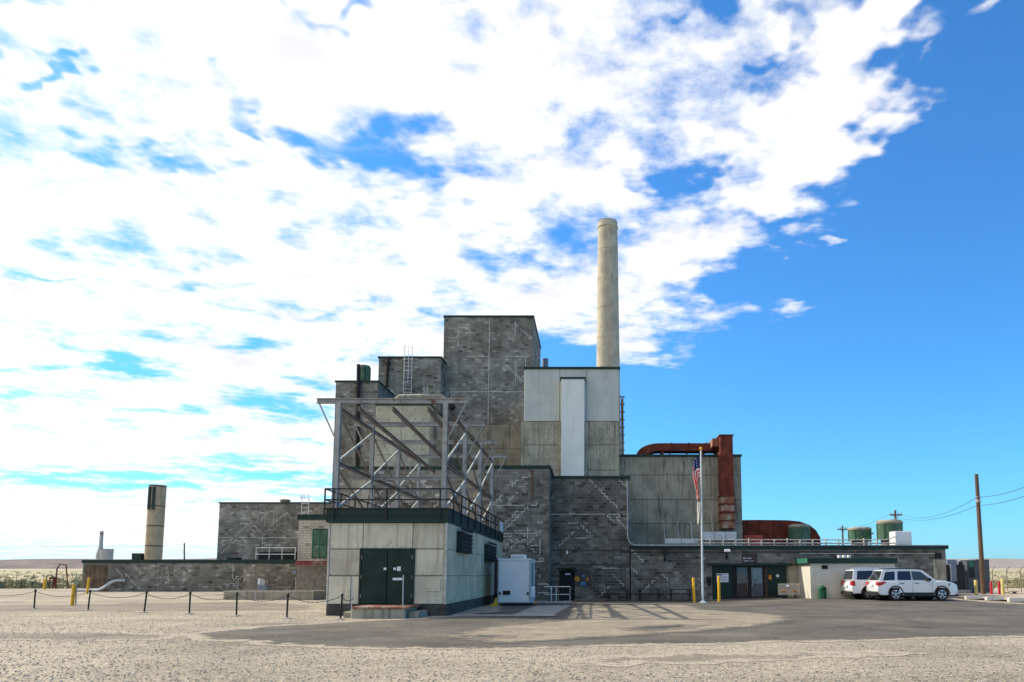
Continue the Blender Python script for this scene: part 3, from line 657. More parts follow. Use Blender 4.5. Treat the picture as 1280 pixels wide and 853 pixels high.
# J: low wing with the main entrance
xj0, xj1 = xh1+.1, ax(1183, YJ, 715); zj1 = az(686.5, YJ); Wj = xj1-xj0
def uj(px): return ax(px, YJ, 720)-xj0
ent = (uj(889), uj(985), -.2, az(706.5, YJ))
wing = block_volume('low_wing', RB, xj0, xj1, YJ, 55.9, -.3, zj1, .20, 27, sides='R', zb=-.02, cap=0, spread_=.22, dark=.12, light=.14, holes=[ent],
    stairs=[(uj(800), rowz(702, YJ), 6, -1), (uj(796), rowz(720, YJ), 4, -1), (uj(805), rowz(740, YJ), 5, 1), (uj(840), rowz(728, YJ), 3, -1)], hl=[(uj(1000), uj(1170), rowz(692, YJ))])
MB().box(xj0, xj1+.15, YJ-.16, 55.9, zj1, zj1+.22).build('parapet_cap', K['green_cap'], wing)
MB().box(xj0, xj1+.17, YJ-.18, YJ-.12, zj1+.222, zj1+.26).build('roof_edging', K['galv'], wing)
MB().box(xh1+.02, xj1-.6, YJ-.14, YJ-.05, az(690, YJ)-.02, az(690, YJ)+.02).build('wall_conduit', K['concrete_dark'], wing)
zt = az(707, YJ)
MB().box(ax(884, YJ, 706), ax(988, YJ, 706), YJ-.35, YJ+.01, zt, zt+.14).build('entrance_canopy', K['green_cap'], RB)
def entp(name, a, b, m, y0=.0, z0=-.1, z1=None, parent=RB): return MB().bbox(ax(a, YJ, 728), ax(b, YJ, 728), YJ-.06-y0, YJ+.05, z0, zt if z1 is None else z1, .01).build(name, K[m], parent)
ep = entp('entrance_panel', 890.5, 915.3, 'green_paint'); entp('entrance_panel', 959.8, 983, 'green_paint')
entp('door_post', 915.6, 918.6, 'dark', .04); entp('door_post', 955.5, 959.5, 'sign_brown', .04)
for a, b, m in ((919, 936.6, 'glass_purple'), (937, 955, 'glass_blue')):
    d_ = entp('glass_door', a, b, m, -.03)
    f_ = MB(); X0, X1 = ax(a, YJ, 728), ax(b, YJ, 728); ya, yb = YJ-.08, YJ-.025
    f_.box(X0, X0+.11, ya, yb, -.08, zt-.02).box(X1-.11, X1, ya, yb, -.08, zt-.02).box(X0+.11, X1-.11, ya, yb, -.08, .16).box(X0+.11, X1-.11, ya, yb, zt-.14, zt-.02)
    f_.build('door_frame', K['dark'], d_)
    hx = X1-.16 if a < 930 else X0+.16
    MB().tube([(hx, YJ-.085, .8), (hx, YJ-.15, .82), (hx, YJ-.15, 1.2), (hx, YJ-.085, 1.22)], .015, 6).build('handle', K['galv'], d_)
    MB().box(X0+.16, X1-.16, YJ-.032, YJ-.0305, .2, 1.0).build('pane_reflection', K['sign_brown' if a < 930 else 'box_grey'], d_)  # painted panel imitates the outdoor reflection low in the glass
pnl = MB().box(ax(985, YJ, 728), ax(998, YJ, 728), YJ-.05, YJ+.03, -.1, zt-.05).build('rendered_pier', K['concrete'], RB)
# right end vent on the wing
MB().box(ax(1168.5, YJ, 693), ax(1176, YJ, 693), YJ-.1, YJ-.01, az(698.5, YJ), az(691.5, YJ)).build('wall_vent', K['dark'], RB)
MB().bbox(ax(1167, YJ, 720), ax(1182.5, YJ, 720), YJ-.05, YJ-.0, -.1, az(699.5, YJ)).build('stone_pier', K['concrete'], RB)

# ------------------------------------------------------------------ the left hand block annex
LA = empty('block_annex', (ax(250, 63, 720), 64, .15), 'long low grey block annex with taller block hall rising behind it', 'building')
Y1, Y2, Y3 = 68, 57, 62
x10, x11 = ax(272.5, Y1, 670), ax(424, Y1, 670); z11 = az(629.5, Y1); W1 = x11-x10
u1 = lambda px: ax(px, Y1, 670)-x10
block_volume('rear_hall', LA, x10, x11, Y1, 82, 0, z11, .30, 31, sides='LR', zb=az(704, Y1), cap=.12, spread_=.19, dark=.07, light=.12,
    stairs=[(u1(328), 14, 10, -1), (u1(330), 14, 9, 1), (u1(290), 10, 8, 1), (u1(277), 4, 8, 1), (u1(328), 20, 4, 1)],
    hl=[(0, u1(372), int((az(670, Y1)-az(704, Y1))/BH)), (u1(322), u1(336), 24), (u1(300), u1(312), 21)], vl=[(u1(328.5), 0, 13), (u1(330), 17, 26), (u1(341), 19, 22)])
x20, x21 = ax(372.5, Y2, 680), ax(424, Y2, 680); z21 = az(650, Y2)
block_volume('cream_bay', LA, x20, x21, Y2, 67.9, 0, z21, .52, 32, sides='L', zb=az(705, Y2), cap=.42, m='cream_block', capm='green_paint', spread_=.07, dark=.02, light=.02, warm=(1, .94, .77))
wnd = MB().box(ax(390.5, Y2, 680), ax(409, Y2, 680), Y2-.06, Y2+.02, az(698, Y2), az(661.5, Y2)).build('window', K['green_paint'], LA)
fw = MB()
for a, b in ((390.5, 391.8), (399.2, 400.2), (407.6, 409)): fw.box(ax(a, Y2, 680), ax(b, Y2, 680), Y2-.1, Y2-.03, az(698, Y2), az(661.5, Y2))
fw.box(ax(391.8, Y2, 680), ax(407.6, Y2, 680), Y2-.095, Y2-.03, az(680, Y2)-.04, az(680, Y2)+.04); fw.build('window_frame', K['green_lit'], wnd)
for a, b in ((391.9, 399.1), (400.3, 407.5)):
    for c, d in ((679.4, 663), (697, 681.2)): MB().box(ax(a, Y2, 680), ax(b, Y2, 680), Y2-.075, Y2-.058, az(c, Y2), az(d, Y2)).build('pane', K['tank_green'], wnd)
x30, x31 = ax(103, Y3, 720), ax(318, Y3, 720); z31 = az(704, Y3); u3 = lambda px: ax(px, Y3, 720)-x30
block_volume('low_wall', LA, x30, x31, Y3, 67.9, 0, z31, .24, 33, sides='L', cap=.28, capm='green_cap', spread_=.2, dark=.1, light=.1, zb=.05,
    holes=[(u3(105.5), u3(135), 0, az(706, Y3))],
    stairs=[(u3(177), 1, 7, -1), (u3(152), 7, 3, -1), (u3(206), 4, 7, 1, [1, -1]), (u3(228), 5, 5, 1, [1, -1]), (u3(284), 2, 5, 1), (u3(297), 4, 6, 1), (u3(292), 9, 3, -1), (u3(300), 1, 4, -1)], vl=[(u3(291), 6, 13), (u3(298), 0, 5)])
dpart = MB().box(ax(105.5, Y3, 720), ax(135, Y3, 720), Y3-.03, Y3+.05, .1, az(706, Y3)).build('rusty_sliding_door', K['stained_brown'], LA)
for a in (111, 118, 125, 131): MB().box(ax(a, Y3, 720), ax(a+.8, Y3, 720), Y3-.05, Y3-.03, .1, az(706.5, Y3)).build('door_rib', K['stained_brown'], dpart)
x40, x41 = x31+.02, ax(414, 60, 720); z41 = az(704.5, 60)
block_volume('service_wall', LA, x40, x41, 60, 67.85, 0, z41, .29, 34, sides='L', zb=.05, cap=0, spread_=.22, dark=.06, light=.12, warm=(1, .90, .71))
MB().box(x40, ax(371, 60, 700), 59.85, 67.8, z41, z41+.32).build('parapet_cap', K['green_cap'], LA)
MB().box(ax(316, 66.6, 690), ax(371, 66.6, 690), 67.75, 67.96, az(699, 66.6), az(689.5, 66.6)).build('dark_opening', K['dark'], LA)
for px in (293,):
    MB().box(ax(287, 64, 699), ax(298, 64, 699), 63.5, 64.6, z31+.28, z31+.5).build('roof_hatch', K['green_cap'], LA)
# drain pipe off the annex wall
tag(MB().tube([(ax(147, 61, 726), 61.95, az(726, 61)), (ax(141, 61, 726), 61.5, az(726, 61)), (ax(136, 61, 728), 61.3, az(728, 61)), (ax(127, 61, 738), 61, .42), (ax(122, 61, 739), 61, .3), (ax(97, 61, 739), 60.8, .3)], .125, 10).build('drain_pipe', K['silver_paint'], smooth=True),
    'white cranked pipe coming out of the low block wall', 'pipe')
# roof rail above the service wall
rr = empty('roof_railing', (ax(345, 59, 700), 60, z41+.32), 'thin white pipe railing on the flat roof of the service wall', 'railing')
for px in (320, 336.5, 352.5, 369): MB().cyl((ax(px, 60, 692), 60, z41+.3), (ax(px, 60, 692), 60, az(684.5, 60)), .025, n=6).build('post', K['white_paint'], rr)
for py in (685, 693): MB().cyl((ax(320, 60, 692), 60, az(py, 60)), (ax(369, 60, 692), 60, az(py, 60)), .022, n=6).build('rail', K['white_paint'], rr)
# hooped ladder top over the hall
def hoop_ladder(name, x, y, z0, z1, wd, label, m='white_paint'):
    e = empty(name, (x, y, z0), label, 'ladder')
    for s in (-1, 1):
        MB().tube([(x+s*wd, y, z0), (x+s*wd, y, z1-.25), (x+s*wd*.8, y, z1-.06), (x+s*wd*.4, y, z1)], .03, 6).build('stringer', K[m], e)
        MB().cyl((x+s*wd*.5, y-.62, z0+1.2), (x+s*wd*.5, y-.62, z1-.1), .022, n=6).build('cage_bar', K[m], e)
    k = z0+.2
    while k < z1-.3: MB().cyl((x-wd, y, k), (x+wd, y, k), .018, n=6).build('rung', K[m], e); k += .35
    k = z0+1.3
    while k < z1:
        MB().tube([(x-wd, y, k), (x-wd*1.1, y-.35, k), (x-wd*.5, y-.62, k), (x+wd*.5, y-.62, k), (x+wd*1.1, y-.35, k), (x+wd, y, k)], .022, 6).build('cage_hoop', K[m], e); k += 1.1
    return e
hoop_ladder('caged_ladder', ax(381, 56.8, 630), 56.9, z21+.4, az(618, 56.8), .28, 'short white caged ladder rising from the cream bay roof')
hoop_ladder('caged_ladder', ax(509.5, 63.6, 460), 63.75, az(498, 63.6), az(431, 63.6), .36, 'tall white caged ladder climbing the upper left block')
tag(MB().cyl((ax(356.5, 70, 626), 70, z11+.1), (ax(356.5, 70, 626), 70, z11+.42), .42, n=14).lathe([(.5, 0), (.52, .1), (.25, .22), (0, .26)], (ax(356.5, 70, 626), 70, z11+.42), 14).build('roof_vent', K['tank_cap'], smooth=True),
    'small round roof vent on the block hall', 'vent')
# red and orange beams beside the cream bay
for a, b, m, lb in ((367.5, 389.5, 'red', 'red painted steel beam lying at the foot of the cream bay'), (389.8, 409, 'orange', 'orange rusty steel beam lying under the green window')):
    tag(MB().ibeam((ax(a, 56, 704), 56.3, az(704, 56)), (ax(b, 56, 704), 56.3, az(704, 56)), .3, .34).build('steel_beam', K['rust_faded' if m == 'orange' else 'faded_red']), lb, 'beam')
# concrete trough in front
yt = 44.0; tx0, tx1 = ax(279, yt, 745), ax(392, yt, 745); tz = az(739, yt)
tr = empty('concrete_trough', ((tx0+tx1)/2, yt, 0), 'long low stained concrete trough on the gravel before the service wall', 'trough')
gz = -.05
MB().bbox(tx0, tx1, yt, yt+.25, gz, tz, .02).build('wall', K['concrete'], tr); MB().box(tx0, tx1, yt+2, yt+2.25, gz, tz).build('wall', K['concrete'], tr)
MB().box(tx0, tx0+.25, yt+.252, yt+1.998, gz, tz-.003).build('wall', K['concrete'], tr); MB().box(tx1-.25, tx1, yt+.252, yt+1.998, gz, tz-.003).build('wall', K['concrete'], tr)
MB().box(tx0+.25, tx1-.25, yt+.25, yt+2, gz, gz+.3).build('fill', K['gravel_tan'], tr)
MB().box(tx0+1.9, tx0+2.0, yt-.02, yt+.01, gz, tz).build('joint', K['line'], tr)
cb = empty('electrical_cabinet', (ax(331, 58, 735), 58, .12), 'grey green electrical cabinets with a white door behind the trough', 'cabinet')
MB().bbox(ax(325, 58, 728), ax(328.3, 58, 728), 57.6, 58.2, az(731, 58), az(723.5, 58)).build('white_box', K['white_paint'], cb)
MB().bbox(ax(328.6, 58, 728), ax(333.8, 58, 728), 57.6, 58.2, az(732, 58), az(725.5, 58)).build('grey_box', K['galv'], cb)
MB().bbox(ax(326, 58, 735), ax(336, 58, 735), 57.5, 58.3, .05, az(731.8, 58)).build('plinth_box', K['box_blue'], cb)
pst = empty('pipe_stand', (ax(372, 58.5, 730), 58.5, .1), 'thin white standpipes with small grey gauges by the service wall', 'pipe stand')
for px, t_ in ((369.5, 722), (373.5, 715), (379.5, 716), (394, 714.5)): MB().cyl((ax(px, 59.4, 730), 59.4, .05), (ax(px, 59.4, 730), 59.4, az(t_, 59.4)), .035, n=6).build('standpipe', K['line'], pst)
MB().box(ax(368, 59.4, 716), ax(371, 59.4, 716), 59.2, 59.5, az(718, 59.4), az(713.5, 59.4)).build('gauge_box', K['box_blue'], pst)
MB().lathe([(0, 0), (.12, 0), (.14, .1), (.1, .2), (0, .22)], (ax(373.7, 59.3, 726), 59.3, az(728, 59.3)), 10).build('gauge', K['white_paint'], pst)

# ------------------------------------------------------------------ stacks and far towers
def stack(name, px, y, ptop, r0, r1, m, label, bands=9, n=40):
    x = ax(px, y, 500); zt_ = az(ptop, y)
    e = empty(name, (x, y, 0), label, 'chimney')
    H_ = zt_; prof = []
    for i in range(bands+1):
        z = H_*i/bands; r = r0+(r1-r0)*i/bands
        if i: prof += [(r+.0, z-.12), (r-.05, z-.06)]
        prof += [(r, z)]
    prof += [(r1-.25, H_), (r1-.3, H_-3)]
    MB().lathe(prof, (x, y, 0), n).build('shaft', K[m], e, smooth=True)
    return e, x, zt_
K['silo'] = mat('silo', (.42, .345, .23), (.30, .245, .165), .9, scale=.8, detail=8, streak=.5, streakc=(.15, .12, .08), bump=.25, bscale=8, fine=.06)
K['stack'] = mat('stack', (.50, .45, .345), (.36, .322, .25), .9, scale=.5, detail=9, streak=.65, streakc=(.17, .14, .10), bump=.25, bscale=8, fine=.06)
st_e, sx, sz = stack('exhaust_stack', 760.2, 115, 278.5, 2.32, 1.62, 'stack', 'tall tapering concrete exhaust stack rising behind the reactor building', 12)
MB().lathe([(1.64, sz-1.2), (1.74, sz-1.1), (1.74, sz-.9), (1.64, sz-.8)], (sx, 115, 0), 40).build('top_band', K['stack'], st_e)
MB().cyl((sx+2.35, 114.2, 0), (sx+2.25, 114.2, az(498, 114)), .22, n=12).build('riser_pipe', K['stained_brown'], st_e, smooth=True)
for k in range(14): MB().box(sx+1.9, sx+2.65, 113.9, 114.5, 14+k*1.25, 14.12+k*1.25).build('pipe_clamp', K['stained_brown'], st_e)
Yv = 112; vx = ax(194.6, Yv, 650); vz = az(607, Yv)
vs_e = empty('concrete_silo', (vx, Yv, 0), 'round banded concrete silo with dark louvre slots behind the annex', 'silo')
pr = []; 
for i in range(6): pr += [(1.22, vz*i/5*.995), (1.22, vz*(i+1)/5*.995-.2), (1.17, vz*(i+1)/5*.995-.18), (1.17, vz*(i+1)/5*.995-.04)] if i < 5 else [(1.22, vz*.995), (1.26, vz), (0, vz)]
MB().lathe(pr, (vx, Yv, 0), 20).build('shaft', K['silo'], vs_e, smooth=True)
for k in range(1, 6): MB().lathe([(1.18, vz*k/5*.995-.17), (1.225, vz*k/5*.995-.16), (1.225, vz*k/5*.995-.06), (1.18, vz*k/5*.995-.05)], (vx, Yv, 0), 20).build('band', K['concrete_dark'], vs_e)
for k, dx in enumerate((-.45, .2)): MB().box(vx+dx-.23, vx+dx+.23, Yv-1.27, Yv-1.1, az(638, Yv), az(610, Yv)).build('louvre_slot', K['green_cap'], vs_e)
for px in (175,): tag(MB().box(ax(170, Yv, 694), ax(181, Yv, 694), Yv-1, Yv+1, 0, az(692, Yv)).bar((ax(170, Yv, 694), Yv-1.02, az(694, Yv)), (ax(181, Yv, 694), Yv-1.02, az(694, Yv)), .06, .3).build('pump_shed', K['green_cap']), 'small dark green shed at the foot of the concrete silo', 'shed')
yk = 118; kx = ax(125.5, yk, 690)
ks = empty('small_stack', (kx, yk, 0), 'slim grey metal flue with flared base beyond the annex', 'chimney')
MB().lathe([(.75, 0), (.62, az(694, yk)), (.30, az(684, yk)), (.25, az(664, yk)), (.2, az(664, yk))], (kx, yk, 0), 14).build('shaft', K['galv'], ks, smooth=True)
MB().lathe([(.3, az(668, yk)), (.3, az(667, yk))], (kx, yk, 0), 14).build('collar', K['rust'], ks)
tag(MB().cyl((ax(133.5, yk, 692), yk, 0), (ax(133.5, yk, 692), yk, az(687, yk)), .95, n=16).cyl((ax(133.5, yk, 692), yk, az(687, yk)), (ax(133.5, yk, 692), yk, az(686.5, yk)), 1.02, n=16).build('water_tank', K['galv'], smooth=True), 'squat grey metal tank beside the slim flue', 'tank')

# ------------------------------------------------------------------ rusty ducts and roof plant
rd = empty('exhaust_duct', (ax(906, YI-1, 660), YI-1, zj1), 'rusty square exhaust duct climbing the concrete hall and bending over its roof', 'duct')
dx0, dx1 = ax(900, YI-.8, 600), ax(915.5, YI-.8, 600); ztop = az(548.5, YI)
zmid = az(622, YI)
MB().box(dx0, dx1, YI-1.25, YI-.18, zmid, ztop).build('riser', K['rust'], rd)
zz = zmid
for k in range(4):
    z2 = zz-(zmid-az(663, YI))/4
    MB().bbox(dx0-.03, dx1+.03, YI-1.28, YI-.15, z2+.05, zz-.04, .03).build('faded_section', K['rust_faded'], rd)
    MB().box(dx0-.08, dx1+.08, YI-1.33, YI-.1, zz-.04, zz+.04).build('flange', K['rust'], rd); zz = z2
MB().box(dx0-.08, dx1+.08, YI-1.33, YI+2.0, ztop, ztop+.08).build('flange', K['rust'], rd)
MB().box(dx0-.5, dx0-.02, YI-.6, YI+2, az(560, YI), ztop-.1).build('transition', K['rust_faded'], rd)
MB().box(dx0, dx1, YI-.17, YI+2.0, zi1+.2, ztop).build('head_box', K['rust'], rd)
yd0, yd1 = YI+.4, YI+1.8; zd0, zd1 = az(562.5, YI), az(553, YI)
MB().box(ax(826, YI, 560), dx0-.02, yd0, yd1, zd0, zd1).build('cross_duct', K['rust'], rd)
el = []; X0 = ax(826, YI, 560); rO = ax(826, YI, 560)-ax(796, YI, 560)
prof_o = [(X0-rO*math.sin(a), zi1+.17+(zd1-zi1-.17)*math.cos(a)) for a in np.linspace(0, math.pi/2, 10)]
prof_i = [(X0-(rO*.55)*math.sin(a), zi1+.17+(zd0-zi1-.17)*math.cos(a)) for a in np.linspace(math.pi/2, 0, 10)]
recalc(MB().prism([(x, yd0, z) for x, z in prof_o+prof_i], (0, yd1-yd0, 0)).build('elbow', K['rust'], rd))
for px in (840, 862, 884): MB().box(ax(px, YI, 560)-.04, ax(px, YI, 560)+.04, yd0-.06, yd1+.06, zd0-.06, zd1+.06).build('flange', K['rust'], rd)
for px in (829, 879):
    MB().box(ax(px, YI, 568)-.1, ax(px, YI, 568)+.1, yd0+.1, yd1-.1, zi1+.15, zd0).build('support', K['rust'], rd)
# big rounded duct on the low roof at the right of the hall
yq = 58.5
bd = empty('fan_duct', (ax(975, yq, 670), yq, 0), 'large dark red rusty fan duct with rounded end beyond the low wing', 'duct')
pts = [(ax(a, yq, 660), az(b, yq)) for a, b in ((921, 690), (921, 650.5), (945, 650), (985, 650.5), (1000, 652), (1012, 656.5), (1020, 663), (1025, 672), (1025.5, 690))]
recalc(MB().prism([(x, yq, z) for x, z in pts], (0, 2.2, 0)).build('casing', K['rust'], bd))
for px in (935, 950, 966, 982): MB().box(ax(px, yq, 660)-.04, ax(px, yq, 660)+.04, yq-.07, yq+.01, az(690, yq), az(650.8, yq)).build('rib', K['rust'], bd)
MB().box(ax(929, yq-1, 675), ax(953, yq-1, 675), yq-1.2, yq-.1, az(690, yq), az(669.5, yq-1)).build('sunlit_section', K['rust_sunlit'], bd)  # brighter box imitates the sunlit section of the duct
# grey air ducts on the wing roof
def airduct(a, b, t_, bo, y, lab):
    e = empty('air_duct', (ax((a+b)/2, y, bo), y, zj1+.22), lab, 'duct')
    X0, X1 = ax(a, y, bo), ax(b, y, bo); n = max(2, int((X1-X0)/.8))
    for k in range(n):
        MB().bbox(X0+(X1-X0)*k/n+.01, X0+(X1-X0)*(k+1)/n-.01, y, y+.7, az(bo, y), az(t_, y), .02).build('duct_section', K['silver_paint'], e)
    for px in (X0+.2, X1-.2): MB().box(px-.04, px+.04, y+.1, y+.5, zj1+.2, az(bo, y)+.01).build('support', K['galv'], e)
airduct(831, 873, 673.5, 680, YJ+1.4, 'lower long grey sheet metal air duct on the low wing roof')
airduct(879, 921, 665, 676, YJ+3.5, 'upper grey sheet metal air duct beside the flagpole on the roof')
for k, (a, b, c, d) in enumerate(((830, 655, 832, 676), (847, 654, 849, 674), (864, 655, 866, 677), (889, 644, 893, 663))):
    tag(MB().cyl((ax(a, YI-.3, b), YI-.3, az(b, YI)), (ax(c, YI-.6, d), YI-.6, zj1+.25), .045, n=6).bar((ax(a, YI-.3, b), YI-.3, az(b, YI)), (ax(a, YI-.3, b), YI-.02, az(b, YI)), .08, .08).build('guy_strut', K['line']),
        'thin pale strut leaning beside the rusty exhaust duct' if k == 3 else 'thin pale strut leaning on the concrete hall above the lower air duct', 'strut', 'struts along the concrete hall')
# white pipe run along the wing roof
pr_ = empty('roof_pipe_rail', (ax(980, YJ+.9, 680), YJ+.9, zj1+.22), 'pair of long white pipes on stands along the low wing roof', 'pipes')
for py, r_ in ((675.0, .036), (679.2, .044)):
    MB().tube([(ax(868, YJ+.9, py), YJ+.9, az(py, YJ+.9)), (ax(1000, YJ+.9, py), YJ+.9, az(py, YJ+.9)), (ax(1106, YJ+.9, py), YJ+.9, az(py, YJ+.9)), (ax(1114, YJ+.9, py), YJ+.9, az(py, YJ+.9)+(.1 if r_ < .04 else 0)), (ax(1121, YJ+.9, py), YJ+1.0, az(py, YJ+.9)+(.28 if r_ < .04 else .02))], r_, 8).build('pipe', K['line'], pr_, smooth=True)
for px in range(872, 1110, 16): MB().box(ax(px, YJ+.9, 678)-.022, ax(px, YJ+.9, 678)+.022, YJ+.8, YJ+1.0, zj1+.2, az(674.6, YJ+.9)-(.05 if px % 3 else -.08)).build('stand', K['line'], pr_)
tag(MB().bbox(ax(1120, YJ+.8, 672), ax(1140.5, YJ+.8, 672), YJ+.9, YJ+1.9, zj1+.2, az(664, YJ+.8), .03).box(ax(1122, YJ+.8, 672), ax(1138, YJ+.8, 672), YJ+.88, YJ+.9, zj1+.35, az(666, YJ+.8)).build('roof_unit', K['white_paint']), 'white square plant box at the right end of the pipe run', 'plant box')
# conduit bending round the entrance bay onto the wing roof
cy_ = YJ-.3
tag(MB().tube([(ax(784.3, cy_, 640), cy_, az(602, cy_))]+[(ax(784.3, cy_, 640), cy_, az(p_, cy_)) for p_ in (630, 655, 668)]+[(ax(a, cy_, b), cy_, az(b, cy_)) for a, b in ((784.8, 673), (787, 678), (791, 681), (797, 682))]+[(ax(a, cy_, 682), cy_, az(682, cy_)) for a in (830, 875)], .05, 8).build('conduit', K['galv'], smooth=True),
    'pale grey conduit running down the block bay and along the roof edge', 'conduit')
def tank(px0, px1, ptop, pbot, y, label, skirt=True):
    x = ax((px0+px1)/2, y, pbot); r = (ax(px1, y, pbot)-ax(px0, y, pbot))/2; zb_, zt_ = az(pbot, y), az(ptop, y)
    e = empty('roof_tank', (x, y, zb_), label, 'tank', None)
    h = zt_-zb_
    MB().lathe([(r*.93, zb_+.08), (r, zb_+.12), (r, zb_+h*.8), (r*.97, zb_+h*.82)], (x, y, 0), 24).build('drum', K['tank_green'], e, smooth=True)
    MB().lathe([(r*1.03, zb_+h*.80), (r*1.03, zb_+h*.9), (r*.85, zt_), (0, zt_+.02)], (x, y, 0), 24).build('cover', K['tank_cap'], e, smooth=True)
    for k in range(8):
        a = k*math.pi/4; MB().bar((x+r*1.02*math.cos(a), y+r*1.02*math.sin(a), zb_+.1), (x+r*1.02*math.cos(a), y+r*1.02*math.sin(a), zb_+h*.82), .05, .05).build('rib', K['tank_green'], e)
    MB().lathe([(r*.7, 0), (r*.7, zb_+.1), (0, zb_+.11)], (x, y, 0), 16).build('base', K['steel_rusty'], e)
    return e
tank(986.5, 1012, 656, 676, 56.9, 'green roof tank standing before the dark red fan duct')
tank(1061, 1089, 659.5, 678, 64, 'low green roof tank between the two far utility poles')
tank(1097, 1128, 650.5, 676, 62, 'tall green roof tank behind the white plant box')
def roof_tank_c():
    y = 61.5; x = ax(455, y, 468)
    e = empty('roof_tank', (x, y, zc1+.14), 'dark green drum tank on the left corner block roof', 'tank')
    r = ax(463, y, 468)-x; zt_ = az(458, y)
    MB().lathe([(r*.9, zc1+.14), (r, zc1+.3), (r, zt_-.25), (r*1.04, zt_-.2), (r*.9, zt_), (0, zt_+.03)], (x, y, 0), 20).build('drum', K['tank_green'], e, smooth=True)
    for k in range(6): a = k*math.pi/3; MB().bar((x+r*math.cos(a), y+r*math.sin(a), zc1+.2), (x+r*math.cos(a), y+r*math.sin(a), zt_-.2), .05, .05).build('rib', K['green_cap'], e)
roof_tank_c()
# vent pipes on corner block and upper block
tag(MB().cyl((ax(448, YC-.3, 540), YC-.25, az(596, YC)), (ax(446.5, YC-.3, 500), YC-.25, az(457, YC)), .16, n=10).bar((ax(446.5, YC-.3, 500), YC-.25, az(480, YC)), (ax(446.5, YC-.3, 500), YC-.01, az(480, YC)), .5, .08).build('drain_stack', K['dark'], smooth=True), 'tall black downpipe on the left corner block', 'pipe')
tag(MB().cyl((ax(484, YB-.3, 460), YB-.22, az(484, YB)), (ax(484.5, YB-.3, 460), YB-.22, az(447, YB)), .12, n=10).bar((ax(484, YB-.3, 460), YB-.22, az(455, YB)), (ax(484, YB-.3, 460), YB-.01, az(455, YB)), .4, .06).build('vent_stack', K['dark'], smooth=True), 'short black vent pipe on the upper left block', 'pipe')
pl_ = empty('roof_pipework', (ax(520, 58.5, 500), 58.5, zd1+.1), 'jumble of pale pipes and dark fittings on the concrete core roof', 'pipework')
MB().tube([(ax(495, 58.5, 500), 58.5, az(500, 58.5)), (ax(500, 58.5, 495), 58.5, az(496, 58.5)), (ax(528, 58.5, 495), 58.5, az(495.5, 58.5)), (ax(552, 58.5, 495), 58.5, az(496, 58.5)), (ax(560, 58.5, 505), 58.5, az(503, 58.5))], .2, 10).build('pipe', K['concrete'], pl_, smooth=True)
MB().cyl((ax(563, 58, 507), 57.7, az(507, 58)), (ax(563, 58, 507), 58.6, az(507, 58)), .32, n=14).build('flanged_end', K['dark'], pl_)
for px in (530, 534): MB().cyl((ax(px, 58.5, 495), 58.5, az(500, 58.5)), (ax(px, 58.5, 495), 58.5, az(484, 58.5)), .05, n=6).build('standpipe', K['galv'], pl_)
for px in (505, 520, 545): MB().box(ax(px, 58.5, 498)-.1, ax(px, 58.5, 498)+.1, 58.3, 58.7, zd1+.05, az(497, 58.5)).build('support', K['steel_rusty'], pl_)

# ------------------------------------------------------------------ annex shed by the cars
YL = 45.3
lx0, lx1 = ax(1013, YL, 725), ax(1119.5, YL, 725); lz = az(704.5, YL)
LS = empty('entrance_shed', ((lx0+lx1)/2, YL, .05), 'small pale rendered flat roofed shed with dark green roof edge behind the parked cars', 'shed')
K['render'] = mat('render', (.62, .585, .485), (.54, .505, .42), .9, scale=1.0, streak=.2, streakc=(.25, .23, .18), bump=.2, fine=.05)
MB().box(lx0, lx1, YL, YJ-.07, -.1, lz).build('wall', K['render'], LS)
k = .0
while k < lz-.1:
    MB().box(lx0+.01, lx1-.01, YL-.012, YL+.01, k+.012, min(lz, k+.4)-.006).build('cladding_course', K['render'], LS)
    k += .4
# sloping left wall end: wall stands forward under the roof edge
MB().box(lx0-.2, lx1+.1, YL-.18, YJ-.07, lz, lz+.34).build('roof_edge', K['green_cap'], LS)
MB().box(lx0-.205, lx0-.2, YL-.17, YJ-.08, lz+.02, lz+.33).build('end_fascia', K['green_lit'], LS)  # lighter green strip imitates sun on the end of the dark roof edge
MB().box(ax(1027, YL, 709), ax(1034.5, YL, 709), YL-.05, YL-.01, az(711.5, YL), az(706.8, YL)).build('wall_vent', K['dark'], LS)
for px in (1048, 1054, 1060): MB().box(ax(px, YL+1, 696), ax(px+3, YL+1, 696), YL+.9, YL+1.2, lz+.33, lz+.55).build('roof_block', K['white_paint'], LS)

# ------------------------------------------------------------------ clad building with the steel frame on its roof
YW, YW2 = 27.5, 44.2
wx0, wx1 = ax(411, YW, 700), ax(559, YW, 700)
zw = az(653.5, YW); zfa = az(637, YW)
CB = empty('clad_building', ((wx0+wx1)/2, YW, 0), 'small cream panel clad building with dark green roof edge and double door', 'building')
MB().box(wx0+.03, wx1-.03, YW+.03, YW2, -.1, zw).build('core', K['concrete_dark'], CB)
zr = [az(755.5, YW), az(720, YW), az(686.5, YW), zw]
MB().box(wx0-.02, wx1+.02, YW-.02, YW2, -.15, zr[0]-.01).build('plinth', K['concrete_dark'], CB)
def wpanel(a, b, z0, z1, tone=1.0):
    mb = MB(); mb.tone = (tone, tone*.995, tone*.985)
    mb.bbox(ax(a, YW, 700)+.013, ax(b, YW, 700)-.013, YW-.012-rng.uniform(0, .012), YW+.03, z0+.016, z1-.016, .006)
    return mb.build('wall_panel', K['clad'], CB)
for a, b, r_, t in ((411.8, 453, 2, 1.04), (453, 515.5, 2, 1.0), (515.5, 555, 2, .86), (411.8, 451.2, 1, .82), (516.3, 555, 1, 1.0), (411.8, 440, 0, 1.02), (440, 451.2, 0, 1.0), (516.3, 555, 0, .92)):
    wpanel(a, b, zr[r_], zr[r_+1], t)
